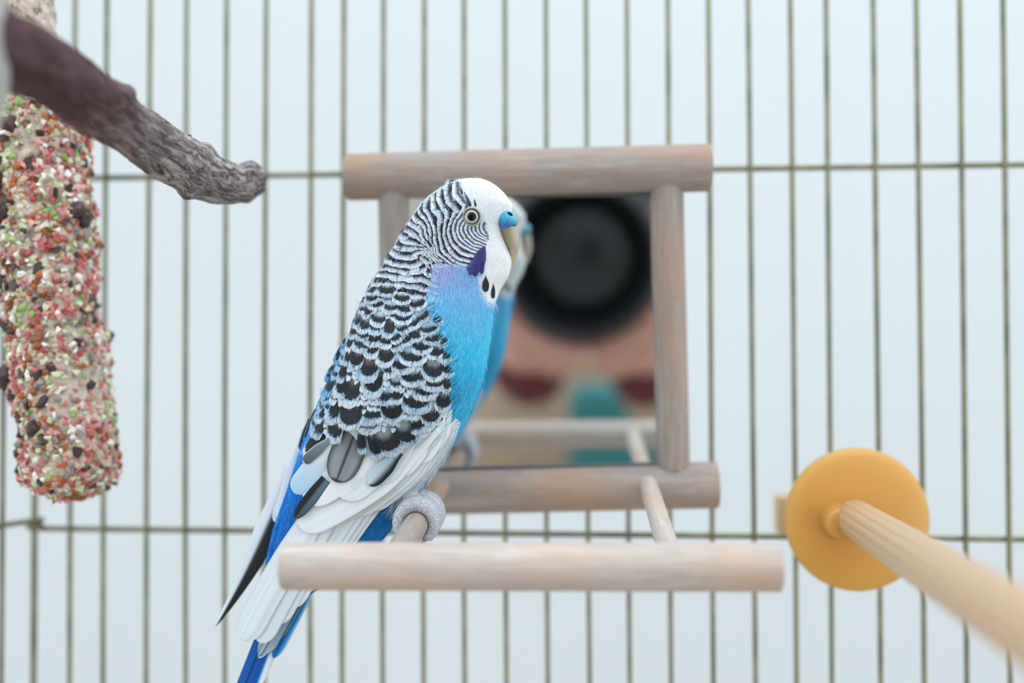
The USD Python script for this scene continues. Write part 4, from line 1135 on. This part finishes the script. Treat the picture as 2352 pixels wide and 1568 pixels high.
# pale stalks at the top
for k in range(9):
    x = seed_rng.uniform(8, 104); a = P(x + seed_rng.uniform(-14, 14), seed_rng.uniform(120, 170), DS - .012); b = P(x, seed_rng.uniform(-150, -40), DS - .012 - seed_rng.uniform(0, .003))
    pth = np.linspace(a, b, 14) + .0012 * (np.stack([noise(np.linspace(0, 3, 14)[:, None] * [1, 0, 0] + k * 3.3)] * 3, 1) - .5)
    vv, ff, rr = tube(pth, np.interp(np.linspace(0, 1, 14), [0, .5, 1], [.0016, .0024, .002]) * seed_rng.uniform(.7, 1.2), 12)
    vv = vv + .0009 * (fbm(vv * 300, 3, 2)[:, None] - .5)
    obj('stalk', stick, (vv, ff), 'seed_paste', True)
hk = [P(70, -420, DS), P(72, -470, DS + .004), P(80, -500, DS + .018), P(84, -480, DS + .033), P(84, -450, DS + .034)]
vv, ff, rr = tube(np.array(hk), .0008, 10)
obj('hook', stick, (vv, ff), 'wire_metal')

# ------------------------------------------------------------------ the branch perch
ctl = np.array([P(-170, 20, .168), P(-40, 88, .186), P(60, 138, .199), P(160, 196, .214), P(250, 265, .228), P(340, 325, .242), P(430, 382, .258), P(500, 416, .270), P(548, 420, .277), P(582, 412, .282)])
rc = np.array([88, 86, 82, 74, 68, 61, 56, 50, 42, 36]) / FPX * np.array([.168, .186, .199, .214, .228, .242, .258, .27, .277, .282])
tb = np.linspace(0, 1, len(ctl)); tf = np.linspace(0, 1, 240)
pth = CubicSpline(tb, ctl)(tf); rb_ = PchipInterpolator(tb, rc)(tf)
vv, ff, rr = tube(pth, rb_, 72)
nm = vv - np.vstack([np.repeat(pth, 72, 0), pth[:1], pth[-1:]]); ln_ = np.linalg.norm(nm, axis=1, keepdims=True); nm = nm / np.maximum(ln_, 1e-9)
rough = np.interp(rr[:, 0], [.03, .075, .12], [.35, 1.0, 1.25])
amp = .0022 * (fbm(rr * np.array([110, 150, 150]), 4, 21) - .5) + .0011 * rough * (fbm(rr * np.array([330, 700, 700]), 4, 5) - .5) + .0024 * (fbm(rr * np.array([45, 60, 60]), 2, 8) - .5)


def knob(px, py, hgt, wid):
    d = np.linalg.norm((vv - CAM) @ R[:, :2] * FPX / -((vv - CAM) @ R[:, 2])[:, None] * [1, -1] + [1176, 784] - np.array([px, py]), axis=1)
    return hgt * np.exp(-(d / wid) ** 2)


amp = amp + knob(285, 218, .0022, 26) + knob(430, 438, .0018, 18) + knob(478, 338, .0016, 20) + knob(575, 392, .0016, 14) + knob(566, 448, .0012, 14) - knob(462, 398, .0016, 12) + knob(300, 335, .001, 20)
vv = vv + nm * amp[:, None]
branch = thing('branch_perch', pth[0], 'rough dark brown natural branch perch slanting in from the upper left', 'perch')
obj('branch', branch, (vv, ff), 'bark', True, rest=rr)
ax = pth[20] - pth[0]; ax /= np.linalg.norm(ax)
wc = P(-62, 90, .172)
vv, ff = lathe([(0, .0), (0, .0145), (.0006, .0152), (.0022, .0152), (.0028, .0145), (.0028, .0)], wc, np.array(rt) * .96 + fw * .25, 64)
obj('washer', branch, (vv, ff), 'washer_metal', 40, label='pale metal washer at the near end')

# ------------------------------------------------------------------ the yellow plastic perch
h0, h1 = P(1964, 1191, .284), P(2352, 1437, .152)
ya = (h1 - h0) / np.linalg.norm(h1 - h0)
dc = P(1969, 1193, .291)
yel = thing('plastic_perch', dc, 'cream ribbed plastic perch with a round yellow end plate clipped to the cage', 'perch')
rD = 165 / FPX * .2905
nd = -fw * .99 + ya * .25; nd /= np.linalg.norm(nd)
vv, ff = lathe([(-.0022, .0), (-.0022, rD * .95), (-.0018, rD * .985), (-.0008, rD), (.0002, rD * .995), (.0010, rD * .965), (.0018, rD * .88), (.0025, rD * .7), (.0029, rD * .45), (.0030, rD * .3), (.0030, 0)], dc, nd, 96)
obj('end_plate', yel, (vv, ff), 'yellow_plastic', 40, label='domed yellow end plate')
hb = P(1923, 1196, .288)
vv, ff = lathe([(-.001, .0), (-.001, .0054), (.0012, .0050), (.0022, .0046), (.0062, .0044), (.0070, .0041), (.0074, .0034), (.0074, .0)], hb, ya, 64)
obj('hub', yel, (vv, ff), 'yellow_plastic', 40)
ribs = .97 + .075 * np.abs(np.sin(np.linspace(0, 2 * np.pi, 168, endpoint=False) * 7)) ** .7
pr_ = h0 + np.outer(np.concatenate([[-.0012, 0], np.linspace(.0003, .20, 60)]), ya)
vv, ff, rr = tube(pr_, np.concatenate([[.0046, .0050], np.full(60, .0053)]), 168, cross=ribs)
obj('rod', yel, (vv, ff), 'cream_plastic', True, label='ribbed cream plastic rod')
# the clip behind the wires
b0 = P(1800, 1180, .326); n1 = np.array([0, 1.0, 0])
bx_ = m3.Manifold.batch_boolean([m3.Manifold.sphere(.0012, 16).translate([x, y, z]) for x in (-.0062, .0062) for y in (-.0022, .0022) for z in (-.0052, .0052)], m3.OpType.Add).hull()
bx_ = bx_.translate((P(1832, 1180, .3285)).tolist())
obj('clip', yel, bx_, 'cream_plastic', 40, label='cream clip behind the cage wires')
vv, ff, rr = tube(np.linspace(P(1868, 1184, .292), P(1832, 1182, .330), 8), .0034, 20)
obj('screw', yel, (vv, ff), 'yellow_plastic', True)

# ------------------------------------------------------------------ the camera and the person holding it, seen in the mirror
# lens axes: x right, y up, z back, in metres from the lens opening
gear = thing('photo_camera', W([0, 0, .09]), 'black photo camera with a large dark lens reflected in the mirror', 'camera')


def lz(profile, name, mat, label=None, c=(0, 0, 0)):
    o = W(np.array(c, float)); vv, ff = lathe([(z, r_ * 1.1) for z, r_ in profile], o, R[:, 2], 72)
    obj(name, gear, (vv, ff[:, ::-1]), mat, 40, label=label)


lz([(.030, .034), (.012, .0385), (.003, .0405), (.0015, .042), (.0015, .0445), (.003, .0455), (.030, .0455), (.031, .0435), (.052, .0435), (.053, .0425), (.078, .0425), (.08, .038), (.08, .0)], 'lens_barrel', 'lens_black')
zz = np.linspace(0, 1, 12)
lz([(.026 - .010 * math.cos(a) + .004, .034 * math.sin(a)) for a in np.linspace(0, np.pi / 2, 14)], 'front_element', 'lens_glass', 'dark curved front glass')
th_ = np.linspace(0, 2 * np.pi, 90, endpoint=False)
for z0, z1 in ((.034, .050), (.056, .072)):
    rr_ = .049 + .0008 * (np.sin(th_ * 45) > 0)
    ring = np.stack([np.stack([rr_ * np.cos(th_), rr_ * np.sin(th_), np.full(90, z)], 1) for z in (z0, z1)])
    obj('grip_ring', gear, (W(ring.reshape(-1, 3)), grid_faces(2, 90, True)), 'rubber_black', False)


def rbox(name, parent, c, h, r_, mat, label=None):
    mf = m3.Manifold.batch_boolean([m3.Manifold.sphere(r_ * 100, 24).translate([(h[0] - r_) * 100 * x, (h[1] - r_) * 100 * y, (h[2] - r_) * 100 * z]) for x in (-1, 1) for y in (-1, 1) for z in (-1, 1)], m3.OpType.Add).hull()
    q = mf.to_mesh(); v_ = np.array(q.vert_properties[:, :3], float) / 100 + np.array(c)
    obj(name, parent, (W(v_), np.array(q.tri_verts)), mat, 40, label=label)


rbox('camera_body', gear, (.004, -.004, .105), (.070, .050, .024), .010, 'camera_grey')
rbox('viewfinder_hump', gear, (0, .052, .104), (.030, .018, .022), .008, 'camera_grey')
rbox('hand_grip', gear, (.066, -.008, .092), (.014, .042, .022), .010, 'rubber_black')
rbox('shutter_button', gear, (.062, .048, .090), (.006, .004, .006), .003, 'lens_black')

man = thing('person', W([0, -1.0, .30]), 'person in a beige jumper holding the camera, seen only in the mirror', 'person')


def hull_chain(pts, rads, n=14):
    out = []
    for (a, ra_), (b, rb2) in zip(zip(pts[:-1], rads[:-1]), zip(pts[1:], rads[1:])):
        q = m3.Manifold.batch_boolean([m3.Manifold.sphere(ra_ * 100, n).translate((np.array(a) * 100).tolist()), m3.Manifold.sphere(rb2 * 100, n).translate((np.array(b) * 100).tolist())], m3.OpType.Add).hull()
        out.append(q)
    return out


def hull_of(pr):
    return m3.Manifold.batch_boolean([m3.Manifold.sphere(r_ * 100, 16).translate((np.array(p) * 100).tolist()) for p, r_ in pr], m3.OpType.Add).hull()


def finish(solids, edge, it, name, mat, label=None):
    mf = m3.Manifold.batch_boolean(solids, m3.OpType.Add).simplify(.02).refine_to_length(edge * 100)
    q = mf.to_mesh(); tm = trimesh.Trimesh(np.array(q.vert_properties[:, :3], float), np.array(q.tri_verts))
    v0 = tm.vertices.copy(); trimesh.smoothing.filter_taubin(tm, iterations=it)
    v_ = (v0 + np.clip(tm.vertices - v0, -.4, .4)) / 100
    obj(name, man, (W(v_), np.array(tm.faces)), mat, True, label=label)


sol, cloth, cuff = [], [], []
for sd in (-1, 1):
    RL = .0502
    palm = [((sd * .052, -.036, .060), .013), ((sd * .056, -.030, .040), .011), ((sd * .058, -.044, .078), .013), ((sd * .046, -.058, .074), .013), ((sd * .042, -.060, .044), .012), ((sd * .020, -.072, .062), .012)]
    sol.append(hull_of(palm))
    for f_, (z0, L_, r0) in enumerate(((.022, .062, .0078), (.038, .072, .0082), (.054, .070, .0080), (.070, .056, .0070))):
        if sd > 0:
            z0 = z0 + .004
        an = np.radians(np.array([-42, -62, -78, -92 + 3 * f_])); rr_ = RL + .0078
        pts = [(sd * rr_ * math.cos(a) * (1.06 if k == 0 else 1), rr_ * math.sin(a) * (1.02 + .01 * (sd > 0)), z0 + .002 * k * sd) for k, a in enumerate(an)]
        sol += hull_chain(pts, [r0 * 1.12, r0, r0 * .93, r0 * .84])
    tp = [(sd * .056, -.026, .056), (sd * .0565, -.004, .050), (sd * .0535, .014, .044), (sd * .050, .026, .040)]
    sol += hull_chain(tp, [.0125, .0098, .0088, .0078])
    arm = [(sd * .040, -.064, .074), (sd * .052, -.094, .104), (sd * .150, -.235, .215), (sd * .195, -.10, .330)]
    sol += hull_chain(arm[:3], [.021, .024, .036]); sol += hull_chain(arm[2:], [.036, .048])
    cuff += hull_chain([(sd * .044, -.084, .090), (sd * .048, -.089, .096)], [.029, .029])
    cloth += hull_chain([(sd * .052, -.094, .101), (sd * .150, -.235, .215), (sd * .195, -.10, .335)], [.033, .048, .062])
sol += hull_chain([(0, -.02, .345), (0, .055, .315)], [.052, .058])
sol.append(hull_of([((0, .115, .270), .072), ((0, .150, .300), .080), ((0, .075, .235), .045), ((0, .050, .232), .032), ((0, .13, .225), .04)]))
sol.append(hull_of([((0, .098, .202), .010), ((0, .122, .192), .006), ((0, .094, .190), .010)]))
for sd in (-1, 1):
    sol.append(hull_of([((sd * .078, .105, .285), .010), ((sd * .080, .130, .288), .012)]))
    sol += hull_chain([(sd * .016, .068, .204), (0, .066, .200)], [.006, .007])
finish(sol, .0045, 8, 'body', 'skin', 'bare hands round the lens')
cloth.append(hull_of([((-.13, -.06, .37), .06), ((.13, -.06, .37), .06), ((-.12, -.30, .33), .085), ((.12, -.30, .33), .085), ((-.11, -.62, .35), .10), ((.11, -.62, .35), .10), ((0, -.03, .37), .06)]))
finish(cloth, .016, 6, 'jumper', 'beige_knit', 'beige jumper')
for c_ in (cuff[:1], cuff[1:]):
    finish(c_, .006, 4, 'cuff', 'dark_red_knit', 'dark red cuff')
# teal shirt front showing below the jumper's opening, and hair
finish([hull_of([((-.012, -.135, .226), .012), ((.052, -.135, .226), .012), ((-.012, -.25, .232), .012), ((.052, -.25, .232), .012)])], .01, 4, 'pocket', 'teal_cloth', 'teal panel on the jumper')
finish([hull_of([((0, .165, .315), .080), ((0, .12, .335), .074), ((0, .185, .285), .066)])], .008, 4, 'hair', 'dark_hair')
for sd in (-1, 1):
    sp = trimesh.creation.icosphere(3, .0115)
    obj('eye', man, (W(np.array(sp.vertices) + [sd * .031, .128, .196]), sp.faces), 'lens_glass', True)
